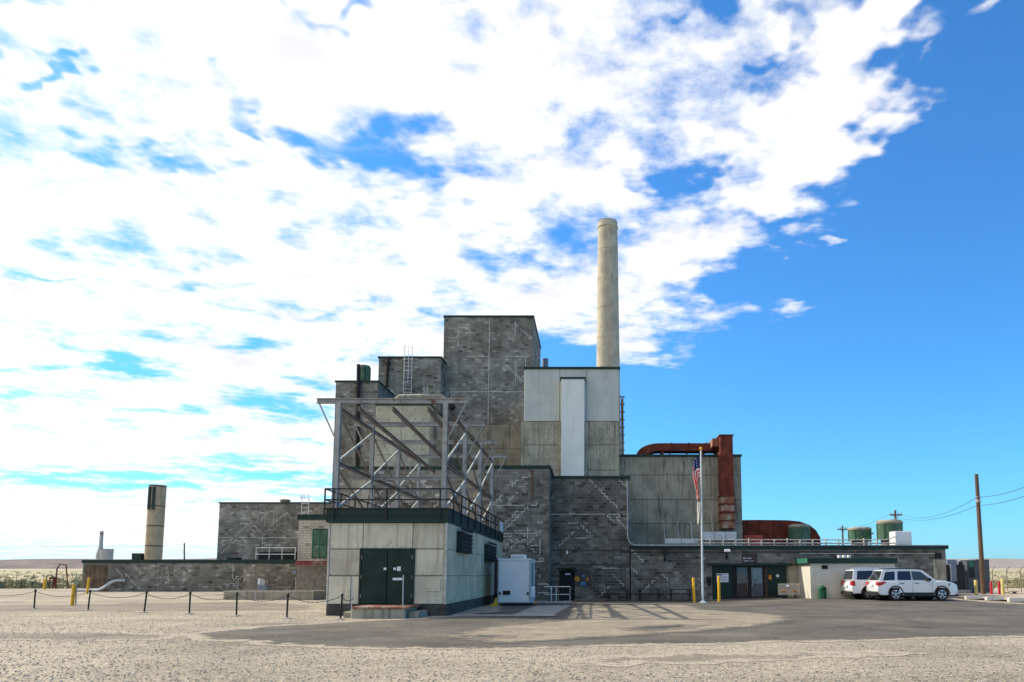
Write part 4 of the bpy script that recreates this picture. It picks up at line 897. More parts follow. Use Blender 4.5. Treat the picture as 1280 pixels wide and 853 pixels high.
pp = wpanel(534, 552, az(740, YW), az(723, YW), 1.0); pp.name = 'patch_panel'; pp.location.y -= .02
for a, b in ((409.8, 411.8), (555, 559)): MB().bbox(ax(a, YW, 700), ax(b, YW, 700), YW-.035, YW+.05, zr[0], zw-.004, .008).build('corner_trim', K['clad_trim'], CB)
bl = MB()
for (py, a, b) in ((684, 414, 450), (684, 457, 515), (718, 414, 450), (718, 518, 553)):
    for xx in np.arange(ax(a, YW, 700), ax(b, YW, 700), .34): bl.cyl((xx, YW-.035, az(py, YW)), (xx, YW, az(py, YW)), .02, n=6)
bl.build('panel_bolt', K['steel_rusty'], CB, kind='stuff')
# side panels to the right
ys = list(np.linspace(YW+.05, YW2, 15))
for i in range(14):
    for r_ in range(3):
        if i >= 11 and r_ < 2 and i < 13: continue
        mb = MB(); t = rng.uniform(.9, 1.06); mb.tone = (t, t*.94, t*.81)
        mb.box(wx1-.03, wx1+.012+rng.uniform(0, .01), ys[i]+.008, ys[i+1]-.008, zr[r_]+.01, zr[r_+1]-.01)
        mb.build('wall_panel', K['clad'], CB)
MB().box(wx1-.02, wx1+.02, ys[11]+.05, ys[13]-.05, -.1, zr[2]-.05).build('side_door', K['dark'], CB)
for i in range(14):
    mb = MB().box(wx0-.012, wx0+.03, ys[i]+.008, ys[i+1]-.008, zr[0], zw-.01); mb.build('wall_panel', K['clad'], CB)
def yside(px): return YW*(CXP-559)/(CXP-px)
for a, b, t_, bo in ((569.5, 584, 667, 692), (604.5, 615.5, 684, 702.5)):
    y0, y1 = yside(a), yside(b); zb_, zt_ = az(692, y0)+.2, az(666.5, y0)
    zb_, zt_ = (2.45, 3.3) if a < 600 else (2.25, 3.1)
    lv = MB().box(wx1+.01, wx1+.2, y0, y1, zb_, zt_).build('louvre_hood', K['green_cap'], CB)
    for k in range(6): MB().bar((wx1+.225, y0+.03, zb_+.1+k*.17), (wx1+.225, y1-.03, zb_+.1+k*.17), .03, .1).build('louvre_blade', K['dark'], lv)
# front double door
dx = [ax(p_, YW, 720) for p_ in (451.5, 484, 516)]
dz0 = zr[0]+.02
for k in range(2):
    d_ = MB().bbox(dx[k]+.01, dx[k+1]-.01, YW-.045, YW+.03, dz0, zr[2]-.03, .01).build('door_leaf', K['green_paint'], CB)
    for zz in (dz0+.25, (dz0+zr[2])/2, zr[2]-.25): MB().box(dx[k]+.03, dx[k+1]-.03, YW-.06, YW-.044, zz-.04, zz+.04).build('door_ledge', K['green_paint'], d_)
    hx = dx[1]+(-.07 if k == 0 else .3)
    MB().box(hx-.05, hx+.05, YW-.085, YW-.046, az(712.8, YW), az(709.8, YW)).build('handle_plate', K['white_paint'], d_)
df = MB(); df.box(dx[0]-.07, dx[0]-.004, YW-.06, YW+.02, dz0, zr[2]+.03).box(dx[2]+.004, dx[2]+.07, YW-.06, YW+.02, dz0, zr[2]+.03).box(dx[0]-.004, dx[2]+.004, YW-.06, YW+.02, zr[2]-.028, zr[2]+.03); df.build('door_frame', K['green_cap'], CB)
for X_ in (dx[0]+.02, dx[2]-.02):
    for zz in (dz0+.3, dz0+1.0, dz0+1.75): MB().cyl((X_, YW-.065, zz-.07), (X_, YW-.065, zz+.07), .022, n=8).build('hinge', K['steel_rusty'], CB)
MB().box(ax(491.5, YW, 723), ax(503.5, YW, 723), YW-.075, YW-.062, az(725.5, YW), az(722.5, YW)).build('door_notice', K['white_paint'], CB)
MB().box(ax(497, YW, 711), ax(501.5, YW, 711), YW-.07, YW-.046, az(714, YW), az(708.5, YW)).build('door_sticker', K['white_paint'], CB)
# roof deck and fascia
fx0, fx1 = ax(410, YW, 645)-.02, ax(562, YW, 645)
MB().box(fx0, fx1, YW-.14, YW2, zw, zfa).build('roof_fascia', K['green_cap'], CB)
MB().box(fx0-.03, fx1+.03, YW-.18, YW2+.02, zfa, zfa+.05).build('roof_deck', K['black_iron'], CB)
MB().box(fx0, fx1, YW-.165, YW-.14, (zw+zfa)/2-.02, (zw+zfa)/2+.05).build('fascia_ledge', K['green_paint'], CB)
# concrete dock in front of the door
yk_ = 25.7
k0, k1 = ax(439, yk_, 765), ax(506, yk_, 765)
DK = empty('loading_dock', ((k0+k1)/2, yk_+.8, 0), 'stained concrete loading dock with rusty steel lip before the green double door', 'dock')
MB().bbox(k0, k1, yk_, YW-.05, -.05, .34, .02).build('slab', K['concrete'], DK)
MB().bbox(k0+.05, k1+.15, yk_-.06, YW-.05, .342, .42, .02).build('steel_lip', K['rust_faded'], DK)
for s in (-1, 1):
    q0, q1 = (k0-.38, k0-.01) if s < 0 else (k1+.01, k1+.42)
    MB().bbox(q0, q1, yk_+.3, YW-.06, -.05, .22, .03).build('step', K['concrete_grey'], DK)
for px, t_ in ((440, 722), (504, 719)):
    MB().cyl((ax(px, yk_+.1, 760), yk_+.05, 0 if px > 500 else .0), (ax(px, yk_+.1, 740), yk_+.05, az(t_, yk_+.05)), .02, n=6).build('stanchion', K['rail_steel'], DK)
# railing on the roof
RL = empty('roof_handrail', ((fx0+fx1)/2, YW, zfa), 'black iron handrail round the roof of the cream clad building', 'railing')
rz1, rz2 = az(612, YW), az(625.5, YW)
rx0, rx1 = ax(409, YW, 620)-.02, ax(563.5, YW, 620)
for px in (419.3, 485.3, 551.5): MB().bar((ax(px, YW, 630), YW-.2, zw+.12), (ax(px, YW, 630), YW-.2, rz1), .05, .05).build('post', K['black_iron'], RL)
for z in (rz1, rz2): MB().bar((rx0, YW-.2, z), (rx1, YW-.2, z), .05, .05).build('rail', K['black_iron'], RL)
for X_ in (rx0, rx1):
    for z in (rz1, rz2): MB().bar((X_, YW-.17, z), (X_, YW2-.1, z), .05, .05).build('rail', K['black_iron'], RL)
    for y in np.arange(YW+.6 if X_ > rx0 else YW-.17, YW2, 1.75): MB().bar((X_, y, zw+.1), (X_, y, rz1), .05, .05).build('post', K['black_iron'], RL)
MB().bar((rx0, YW2-.1, rz1), (rx1, YW2-.1, rz1), .05, .05).build('rail', K['black_iron'], RL)
MB().box(rx1+.03, rx1+.05, YW2-2.2, YW2-.6, zfa+.1, rz1-.1).build('notice_plate', K['white_paint'], RL)
# the steel frame
SF = empty('steel_frame', ((fx0+fx1)/2, YW+1, zfa+.05), 'open grey steel gantry frame with rusty braces on the clad building roof', 'steel frame')
YB_ = [28.5, 33.0, 37.5, 42.0]
pxL, pxR = ax(421.5, YB_[0], 570), ax(556, YB_[0], 570)
bz = az(501.5, YB_[0])
bx0, bx1 = ax(396.5, YB_[0], 501), ax(585, YB_[0], 501)
deck = zfa+.05
strx = [ax(p_, YB_[0], 505) for p_ in (448, 491, 535)]
for i, y in enumerate(YB_):
    MB().ibeam((bx0, y, bz), (bx1, y, bz), .18, .2).build('cross_beam', K['steel'], SF)
    for X_, s in ((pxL, -1), (pxR, 1)):
        MB().ibeam((X_, y, deck), (X_, y, bz-.1), .18, .18, (0, 1, 0)).build('column', K['steel'], SF)
        ex = bx0+.1 if s < 0 else bx1-.1
        MB().bar((ex, y, bz-.12), (X_+s*.1, y, bz-1.55), .05, .05).build('knee_brace', K['steel'], SF)
        MB().box(X_-.2, X_+.2, y-.2, y+.2, deck-.001, deck+.04).build('base_plate', K['steel'], SF)
zst = bz-.3
for X_ in strx: MB().ibeam((X_, YB_[0], zst), (X_, YB_[3]+.8, zst-.55), .11, .14).build('stringer', K['steel_rusty'], SF)
zmid_ = deck+(bz-deck)*.36
for X_ in (pxL, pxR):
    for a in (0, 1, 2):
        y0, y1 = YB_[a], YB_[a+1]
        for z in (bz-.32, zmid_+.3): MB().channel((X_+.03, y0+.14, z), (X_+.03, y1-.14, z), .08, .15).build('side_strut', K['steel_rusty'], SF)
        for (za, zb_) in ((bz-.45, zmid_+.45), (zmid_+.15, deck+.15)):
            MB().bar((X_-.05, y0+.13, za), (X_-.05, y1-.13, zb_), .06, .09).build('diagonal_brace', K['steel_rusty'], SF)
            MB().bar((X_+.05, y0+.13, zb_), (X_+.05, y1-.13, za), .06, .09).build('diagonal_brace', K['clad_trim'], SF)  # paler colour imitates sunlight on the braces of this direction
for y in YB_[1:]: MB().channel((pxL+.1, y, zmid_+.3), (pxR-.1, y, zmid_+.3), .08, .15).build('cross_strut', K['steel'], SF)

# ------------------------------------------------------------------ trailer, handrails, things by the entrance
def trailer():
    y0, y1 = 36.6, 39.6; x0, x1 = ax(622.5, y0, 730), ax(662.5, y0, 730); zt_ = az(699, y0)
    e = empty('cargo_trailer', ((x0+x1)/2, (y0+y1)/2, g(-3.8, 38)), 'boxy white cargo trailer parked beside the clad building', 'trailer')
    z0 = .13
    MB().bbox(x0, x1, y0, y1, z0, zt_, .05).build('body', K['trailer'], e)
    MB().box(x0-.03, x1+.03, y0-.03, y1, zt_-.06, zt_+.03).build('roof_trim', K['white_paint'], e)
    for s in (x0-.02, x1-.03): MB().box(s, s+.05, y0-.015, y0+.05, z0+.05, zt_-.08).build('corner_trim', K['galv'], e)
    MB().bbox(x0+.25, x0+.62, y0-.04, y0-.002, z0+.42, z0+.62, .01).build('number_plate', K['dark'], e)
    for s in (x0+.06, x1-.14): MB().bbox(s, s+.08, y0-.05, y0-.002, z0+.42, z0+.56, .01).build('marker_lamp', K['dark'], e)
    MB().bbox(x0+.55, x0+1.3, y0+.6, y0+1.5, zt_+.03, zt_+.24, .04).build('air_conditioner', K['white_paint'], e)
    for k in range(7): MB().box(x0+.62+k*.09, x0+.66+k*.09, y0+.585, y0+.6, zt_+.07, zt_+.2).build('grille_slat', K['galv'], e)
    for s in (x0+.02, x1-.02):
        for yy in ((y0+y1)/2-.4, (y0+y1)/2+.4):
            wh = MB().lathe([(.0, -.1), (.2, -.1), (.31, -.09), (.33, -.04), (.33, .04), (.31, .09), (.2, .1), (0, .1)], (0, 0, 0), 18, 'Y')
            wh.v = [(s-.12+v[1] if s > x0+.5 else s+.12+v[1], yy+v[0], .30+v[2]-.04) for v in wh.v]; wh.build('wheel', K['tyre'], e, smooth=True)
    MB().box(x0+.1, x1-.1, y0+.05, y1-.05, .05, z0).build('chassis', K['dark'], e)
    MB().bbox(x1+.01, x1+.22, y0+.15, y0+.6, .42, .95, .03).build('side_locker', K['white_paint'], e)
    MB().box(x1+.003, x1+.03, y0+.8, y0+1.7, .4, zt_-.2).build('side_door', K['box_blue'], e)
trailer()
def ramp_rails():
    y0 = 39.0; e = empty('ramp_handrail', (ax(693, y0, 752), y0, -.05), 'galvanised handrail and ramp between the trailer and the dark side door', 'handrail')
    xs_ = [ax(p_, y0, 740) for p_ in (672, 686, 692, 712)]
    zA, zB = az(730.5, y0), az(734, y0)
    MB().tube([(xs_[0], y0, zA), (xs_[1]-.1, y0, zA), (xs_[1]+.12, y0, zA-.2), (xs_[1]+.14, y0, .18)], .03, 6).build('rail', K['rail_steel'], e)
    MB().tube([(xs_[0]+.3, y0+.8, zB), (xs_[3], y0+.8, zB), (xs_[3], y0+.8, .05)], .03, 6).build('rail', K['rail_steel'], e)
    MB().cyl((xs_[0]+.3, y0+.8, zB-.42), (xs_[3], y0+.8, zB-.42), .025, n=6).build('rail', K['rail_steel'], e)
    for x in xs_[1:3]: MB().cyl((x+.1, y0+.8, 0), (x+.1, y0+.8, zB), .028, n=6).build('post', K['rail_steel'], e)
    MB().cyl((xs_[0], y0, zA-.45), (xs_[1], y0, zA-.45), .025, n=6).build('rail', K['rail_steel'], e)
    MB().box(xs_[0], xs_[3]+.05, y0+.05, y0+.75, .06, .12).build('ramp_deck', K['galv'], e)
    for x in (xs_[0]+.2, xs_[3]-.2): MB().box(x-.05, x+.05, y0+.1, y0+.7, -.1, .06).build('ramp_leg', K['galv'], e)
ramp_rails()
tag(MB().prism([(ax(613, 36, 750), 36, -.02), (ax(621, 36, 750), 36, -.02), (ax(619.5, 36, 750), 36, .42), (ax(616.5, 36, 750), 36, .12), (ax(614, 36, 750), 36, .1)], (0, .5, 0)).build('wheel_ramp', K['yellow']), 'yellow wheel ramp on the ground beside the trailer', 'ramp')
def notice_board():
    y = YH_-.06; e = empty('notice_board', (ax(727, y, 725), y, az(735, y)), 'dark notice board with orange and blue notices beside the side door', 'notice board')
    MB().box(ax(718.5, y, 720), ax(737, y, 720), y-.03, y, az(732, y), az(712.5, y)).build('board', K['concrete_dark'], e)
    MB().cyl((ax(721.5, y, 724), y-.05, az(724, y)), (ax(721.5, y, 724), y-.03, az(724, y)), .17, n=14).build('orange_disc', K['orange'], e)
    MB().box(ax(733, y, 724), ax(735.5, y, 724), y-.04, y-.031, az(726, y), az(722, y)).build('orange_notice', K['orange'], e)
    MB().bbox(ax(725.5, y, 729), ax(732, y, 729), y-.06, y-.031, az(732.5, y), az(727.5, y), .01).build('blue_box', K['blue'], e)
    MB().box(ax(728, y, 720), ax(731, y, 720), y-.04, y-.031, az(722, y), az(718.5, y)).build('blue_notice', K['blue'], e)
notice_board()
def wall_lamp(px, py, y, lab, white=True):
    e = empty('flood_lamp', (ax(px, y, py), y, az(py+6, y)), lab, 'lamp')
    x, z = ax(px, y, py), az(py, y)
    MB().prism([(x-.19, y-.45, z-.05), (x-.19, y-.45, z+.06), (x-.19, y-.1, z+.16), (x-.19, y-.1, z+.0)], (.38, 0, 0)).build('lamp_head', K['white_paint' if white else 'dark'], e)
    MB().tube([(x, y-.2, z), (x, y-.2, z-.25), (x, y-.02, z-.38)], .035, 6).build('bracket', K['dark'], e)
    MB().box(x-.08, x+.08, y-.06, y, z-.5, z-.3).build('junction_box', K['dark'], e)
wall_lamp(908, 689.5, YJ-.03, 'white topped flood lamp on the wall left of the entrance sign'); wall_lamp(831, 692, YJ-.03, 'dark flood lamp on the wall under the lower air duct', False)
tag(MB().lathe([(0, 0), (.07, .0), (.1, .08), (.08, .18), (0, .2)], (ax(708.5, YH_-.15, 691), YH_-.15, az(693, YH_)), 12).box(ax(708.5, YH_-.15, 691)-.04, ax(708.5, YH_-.15, 691)+.04, YH_-.15, YH_-.02, az(689, YH_), az(688, YH_)).build('globe_lamp', K['white_paint'], smooth=True), 'small white globe lamp above the dark side door', 'lamp')
tag(MB().bbox(ax(883.5, YJ, 726), ax(888.3, YJ, 726), YJ-.3, YJ-.03, az(729, YJ), az(721, YJ), .05).lathe([(.0, 0), (.05, .0), (.11, .12)], (ax(886, YJ, 726), YJ-.16, az(732.5, YJ)), 10).build('intercom_box', K['dark']), 'dark intercom box on the wall beside the flagpole', 'box')
def sign_text(e, x0, x1, y, z, h, n, m, seed):
    r_ = random.Random(seed); x = x0
    while x < x1:
        wd = r_.uniform(.02, .05); MB().box(x, min(x1, x+wd), y-.004, y, z, z+h*r_.uniform(.75, 1)).build('lettering', K[m], e); x += wd+r_.choice((.012, .012, .012, .05))
es = empty('entrance_sign', (ax(936, YJ, 703), YJ, az(703.5, YJ)), 'dark brown sign with two white lines above the glass doors', 'sign')
ysn = YJ-.1
MB().bbox(ax(927.5, YJ, 698), ax(946, YJ, 698), ysn, YJ-.02, az(703.5, YJ), az(692.5, YJ), .01).build('board', K['sign_brown'], es)
sign_text(es, ax(928.2, YJ, 697), ax(939, YJ, 697), ysn, az(699, YJ), .10, 10, 'sign_white', 3)
sign_text(es, ax(928.2, YJ, 697), ax(942, YJ, 697), ysn, az(702, YJ), .06, 10, 'sign_white', 4)
ws = empty('white_notice', (ax(902.5, YJ, 728), YJ-.08, az(728, YJ)), 'white notice with dark heading on the left green entrance panel', 'sign')
MB().box(ax(895.5, YJ, 722), ax(910.3, YJ, 722), YJ-.09, YJ-.062, az(728, YJ), az(717, YJ)).build('board', K['sign_white'], ws)
MB().box(ax(896.3, YJ, 722), ax(902, YJ, 722), YJ-.094, YJ-.09, az(719.5, YJ), az(718, YJ)).build('heading', K['box_grey'], ws)
for k in range(4): MB().box(ax(899, YJ, 722), ax(909, YJ, 722)-.1*(k % 2), YJ-.094, YJ-.09, az(721.5+k*1.5, YJ), az(721.5+k*1.5, YJ)+.02).build('lettering', K['box_blue'], ws)
tag(MB().box(ax(960.5, YJ, 721), ax(964, YJ, 721), YJ-.09, YJ-.062, az(724.5, YJ), az(719, YJ)).build('orange_notice', K['orange']), 'small orange notice on the right green entrance panel', 'sign')
tag(MB().cyl((ax(971.5, YJ, 720), YJ-.085, az(720, YJ)), (ax(971.5, YJ, 720), YJ-.062, az(720, YJ)), .11, n=16).build('round_notice', K['sign_white']), 'small round pale sticker on the right green entrance panel', 'sign')
def info_board():
    y = 45.8; x0, x1 = ax(973, y, 738), ax(1001, y, 738); z0, z1 = az(744, y), az(730.5, y); gz_ = g((x0+x1)/2, y)
    e = empty('info_panel', ((x0+x1)/2, y, gz_), 'wide low tilted display panel on legs by the entrance shed', 'display panel')
    recalc(MB().prism([(x0, y, z0), (x1-.05, y, z0), (x1+.05, y+.35, z1), (x0+.08, y+.35, z1)], (0, .05, .03)).build('panel', K['board'], e))
    for k, px in enumerate((977, 991)):
        X_ = ax(px, y, 738); MB().bar((X_, y+.12, z0+.2), (X_+.28, y+.12, z0+.2), .02, .2, (0, -.7, .7)).build('orange_print', K['orange'], e)
    MB().cyl((ax(986, y, 733), y+.25, z1-.12), (ax(986, y, 733), y+.23, z1-.1), .08, n=12).build('emblem', K['sign_white'], e)
    for X_ in (x0+.3, x1-.3): MB().box(X_-.05, X_+.05, y+.15, y+.25, gz_-.05, z0+.25).build('leg', K['dark'], e)
    MB().box(x0+.2, x1-.2, y+.1, y+.3, gz_, gz_+.06).build('foot_rail', K['dark'], e)
info_board()
def bin_():
    y = 44.9; x = ax(1028, y, 740); gz_ = g(x, y); r = .25
    e = empty('litter_bin', (x, y, gz_), 'dark green litter bin with domed lid against the pale shed', 'bin')
    MB().lathe([(r*.92, gz_-.01), (r, gz_+.05), (r, gz_+.55), (r*1.05, gz_+.56), (r*1.05, gz_+.6)], (x, y, 0), 8).build('drum', K['bin_green'], e)
    MB().lathe([(r*1.05, gz_+.6), (r*.95, gz_+.7), (r*.45, gz_+.82), (0, gz_+.86)], (x, y, 0), 8).build('lid', K['bin_green'], e)
    MB().box(x-.12, x+.12, y-.262, y-.2, gz_+.6, gz_+.68).build('flap', K['dark'], e)
bin_()
def picnic():
    e = empty('picnic_table', (0, 0, 0), 'black metal picnic table with attached benches against the block wall', 'picnic table', 'picnic tables along the block wall')
    for k in range(7): MB().box(-.8, .8, -.36+k*.105, -.36+k*.105+.09, .71, .745).build('top_slat', K['black_iron'], e)
    for s in (-1, 1):
        for k in range(3): MB().box(-.95, .95, s*.72-.14+k*.1, s*.72-.14+k*.1+.08, .42, .45).build('bench_slat', K['black_iron'], e)
        MB().bar((s*.6, -.8, .40), (s*.6, .8, .40), .05, .05).build('bench_bearer', K['black_iron'], e)
        for q in (-1, 1): MB().bar((s*.6, q*.25, .7), (s*.6, q*.65, 0), .05, .05).build('leg', K['black_iron'], e)
    for k in range(6): MB().bar((-.7+k*.28, -.37, .45), (-.7+k*.28, -.37, .71), .02, .02).build('guard_rod', K['black_iron'], e)
    return e
p0 = picnic()
for i, px in enumerate((772, 812, 851)):
    o = p0 if i == 0 else copy_tree(p0); X_ = ax(px, 46.6, 745); o.location = (X_, 46.8, g(X_, 46.8)); o.rotation_euler.z = (0, .03, -.04)[i]
    o['label'] = 'black metal picnic table '+('standing closest to the dark side door', 'between the two other picnic tables by the block wall', 'standing closest to the flagpole')[i]
# flagpole
def flagpole():
    y = 42.6; x = ax(878.5, y, 750); zt_ = az(563, y); xt = ax(872.5, y, 563); gz_ = g(x, y)
    e = empty('flagpole', (x, y, gz_), 'tall white tapered flagpole with gold ball top before the entrance', 'flagpole')
    MB().cyl((x, y, gz_-.02), (x+.03, y, zt_), .062, .038, 14).build('pole', K['white_paint'], e, smooth=True)
    MB().lathe([(.28, 0), (.28, .03), (.13, .07), (.1, .16)], (x, y, gz_), 16).build('base_collar', K['white_paint'], e)
    MB().lathe([(0, 0), (.06, .02), (.1, .1), (.06, .18), (0, .2)], (x+.03, y, zt_), 12).build('finial', K['yellow'], e, smooth=True)
    MB().cyl((x-.09, y-.05, gz_+1.1), (x-.03, y-.03, zt_-.05), .008, n=5).build('halyard', K['line'], e)
    # flag hanging limp
    nu, nv = 26, 30; V = []; hz = az(571, y); L = hz-az(630, y)
    for j in range(nv+1):
        v = j/nv
        for i in range(nu+1):
            u = i/nu                                    # u along the hoist, v along the fly
            z = hz-1.30*u*(1-.72*v)-(L-.55)*(v**1.15)
            fold = math.sin(u*9+v*4)*(.10+.05*v)
            xx = x-.06-.44*math.sin(math.pi*v**.55)*(1-.8*u)-.10*v+fold*.6*min(1, v*5)
            yy = y-.04+math.cos(u*11+v*3)*.13*min(1, v*4)
            V.append((xx, yy, z))
    mb = MB(); mb.v = V
    for j in range(nv):
        for i in range(nu):
            v, u = (j+.5)/nv, (i+.5)/nu
            if v < .30 and u < 7/13:
                c = (.02, .028, .11)
                if i % 3 == 1 and j % 3 == 1: c = (.6, .6, .62)
            else: c = (.70, .035, .045) if int(u*13) % 2 == 0 else (.75, .72, .68)
            mb.tone = c; k = j*(nu+1)+i; mb.face((k, k+1, k+nu+2, k+nu+1))
    fl = mb.build('flag', K['flag'], smooth=True)
    V2 = []; z2 = az(627, y); L2 = z2-az(656, y)
    for j in range(13):
        v = j/12
        for i in range(9):
            u = i/8; V2.append((x-.05-(.16+.06*math.sin(u*7+v*3))*(1-u)*(1-.4*v)-.10*v, y-.05+.07*math.cos(u*8+v*4), z2-.18*u*(1-v)-L2*v*(1-.12*u)))
    m2 = MB(); m2.v = V2
    for j in range(12):
        for i in range(8): m2.tone = (.80, .77, .66) if i < 6 else (.55, .58, .45); k = j*9+i; m2.face((k, k+1, k+10, k+9))
    tag(m2.build('flag', K['flag'], smooth=True), 'plain pale second flag hanging limp below the striped one', 'flag')
    tag(fl, 'red, white and blue flag hanging limp from the flagpole', 'flag')
flagpole()

# ------------------------------------------------------------------ bollards, chain posts
def bollard(px, ptop, pbot, lab, m='yellow', r=.085, grp=None, lean=0, dz=0, Y=None):
    X_, Y_ = gp(px, pbot)
    if Y: Y_ = Y; X_ = ax(px, Y, pbot)
    gz_ = g(X_, Y_)+dz; h = max(.5, az(ptop, Y_)-gz_)
    o = MB().lathe([(r, -.03), (r, h-.05), (r*.75, h-.01), (0, h)], (0, 0, 0), 14).build('bollard', K[m], smooth=True)
    o.location = (X_, Y_, gz_-.03); o.rotation_euler.y = lean
    tag(o, lab, 'bollard', grp); return o
bollard(868, 722, 752, 'yellow steel bollard left of the flagpole', lean=-.03, Y=43.2)
bollard(899, 720, 751, 'yellow steel bollard in front of the white notice', Y=43.8)
bollard(90, 731, 757, 'yellow bollard with thin grey rod beside the chain posts', lean=.03)
tag(MB().cyl((gp(90, 757)[0]+.12, gp(90, 757)[1]+.1, 0), (gp(90, 757)[0]+.05, gp(90, 757)[1]+.1, 1.55), .03, n=6).build('marker_rod', K['galv']), 'thin grey rod standing behind the yellow bollard', 'rod')
bollard(108.5, 722, 745, 'tall yellow bollard before the rusty sliding door', lean=.06)
bollard(55.5, 724, 735.5, 'short yellow bollard by the red valve stand', Y=72, r=.13)
bollard(1220.5, 725, 744, 'faded yellow bollard beside the wooden utility pole', 'faded_yellow', .11, dz=.1, Y=50.5)
bollard(1254, 723.5, 743.5, 'faded yellow bollard next to the red posts', 'faded_yellow', .11, dz=.1, Y=51)
bollard(1239.5, 727, 743.5, 'red post standing closest to the wooden utility pole', 'red', .085, dz=.1, Y=51.5)
bollard(1249.5, 727, 743.5, 'red post standing between the faded yellow bollard and the other red post', 'red', .085, dz=.1, Y=51.6)
cp = empty('chain_post', (0, 0, 0), 'slim black chain post on a pale round base along the gravel', 'post', 'chain posts across the gravel')
MB().lathe([(.17, -.01), (.17, .02), (.05, .045), (0, .05)], (0, 0, 0), 14).build('base', K['pad'], cp)
MB().lathe([(.032, .04), (.032, .80), (.045, .81), (.045, .86), (.02, .90), (0, .91)], (0, 0, 0), 10).build('shaft', K['black_iron'], cp, smooth=True)
tops = []; ORD = ('first', 'second', 'third', 'fourth', 'fifth', 'sixth', 'seventh', 'eighth')
for i, (px, py) in enumerate(((-35, 760), (42.5, 761.5), (110, 763.5), (180, 766.5), (236.5, 768), (295.5, 770.5), (358.5, 773.5), (425.5, 775))):
    o = cp if i == 0 else copy_tree(cp); X_, Y_ = gp(px, py); o.location = (X_, Y_, g(X_, Y_)); o.rotation_euler = (rng.uniform(-.03, .03), rng.uniform(-.04, .06), 0)
    tops.append(Vector((X_, Y_, g(X_, Y_)+.80)))
    o['label'] = 'slim black chain post, '+ORD[7-i]+' from the loading dock along the gravel'
def chain(a, b, sag, lab, grp):
    P = []
    for k in range(13):
        t = k/12; q = a.lerp(b, t); q.z -= sag*4*t*(1-t); P.append(q)
    mb = MB(); n = int((b-a).length/.1)
    for k in range(n):
        t0, t1 = k/n, (k+1)/n
        f = lambda t: a.lerp(b, t)-Vector((0, 0, sag*4*t*(1-t)))
        mb.bar(f(t0), f(t1+.15/n), .024 if k % 2 else .012, .012 if k % 2 else .024)
    tag(mb.build('chain', K['black_iron']), lab, 'chain', grp)
for i in range(len(tops)-1): chain(tops[i], tops[i+1], .22, 'black sagging chain between '+ORD[6-i]+' and '+ORD[7-i]+' chain posts from the loading dock', 'chains between the gravel posts')
w1 = empty('warning_post', (*gp(525, 767), 0), 'black chain post carrying a small white warning sign by the clad building', 'post')
X_, Y_ = gp(525, 767)
MB().lathe([(.16, 0), (.16, .02), (.03, .05), (.03, .75), (.045, .8), (.0, .84)], (X_, Y_, 0), 10).build('shaft', K['black_iron'], w1)
MB().box(X_-.1, X_+.1, Y_-.05, Y_-.035, .38, .66).build('sign_plate', K['sign_white'], w1)
MB().prism([(X_-.05, Y_-.056, .50), (X_+.05, Y_-.056, .50), (X_, Y_-.056, .6)], (0, .005, 0)).build('sign_symbol', K['dark'], w1)
X2, Y2_ = gp(540, 764)
w2 = tag(MB().lathe([(.16, 0), (.16, .02), (.03, .05), (.03, .68), (0, .7)], (X2, Y2_, 0), 10).build('chain_post', K['black_iron']), 'slim black chain post next to the warning post against the clad wall', 'post')
chain(Vector((X_, Y_, .74)), Vector((X2, Y2_, .66)), .15, 'short black chain hanging beside the small warning sign', None)
chain(tops[-1], Vector((ax(440, 25.6, 750), yk_+.02, .7)), .12, 'short black chain from the last gravel post to the dock stanchion', None)
# kerb stones
for px0, px1, py, wl in ((1207, 1228, 752, 'nearest the parked crossover'), (1232.5, 1254, 753.5, 'between two others by the sandy verge'), (1260.5, 1284, 755.3, 'farthest from the parked cars')):
    a, b = gp(px0, py), gp(px1, py); ln = Vector((b[0]-a[0], b[1]-a[1], 0)); z_ = .1
    mb = MB().bar((a[0], a[1], .12+z_), (b[0], b[1], .12+z_), .22, .18).bar((a[0]+.05, a[1], .22+z_), (b[0]-.05, b[1], .22+z_), .14, .03)
    tag(mb.build('wheel_stop', K['kerb']), 'pale concrete wheel stop '+wl, 'wheel stop', 'wheel stops by the sandy verge')

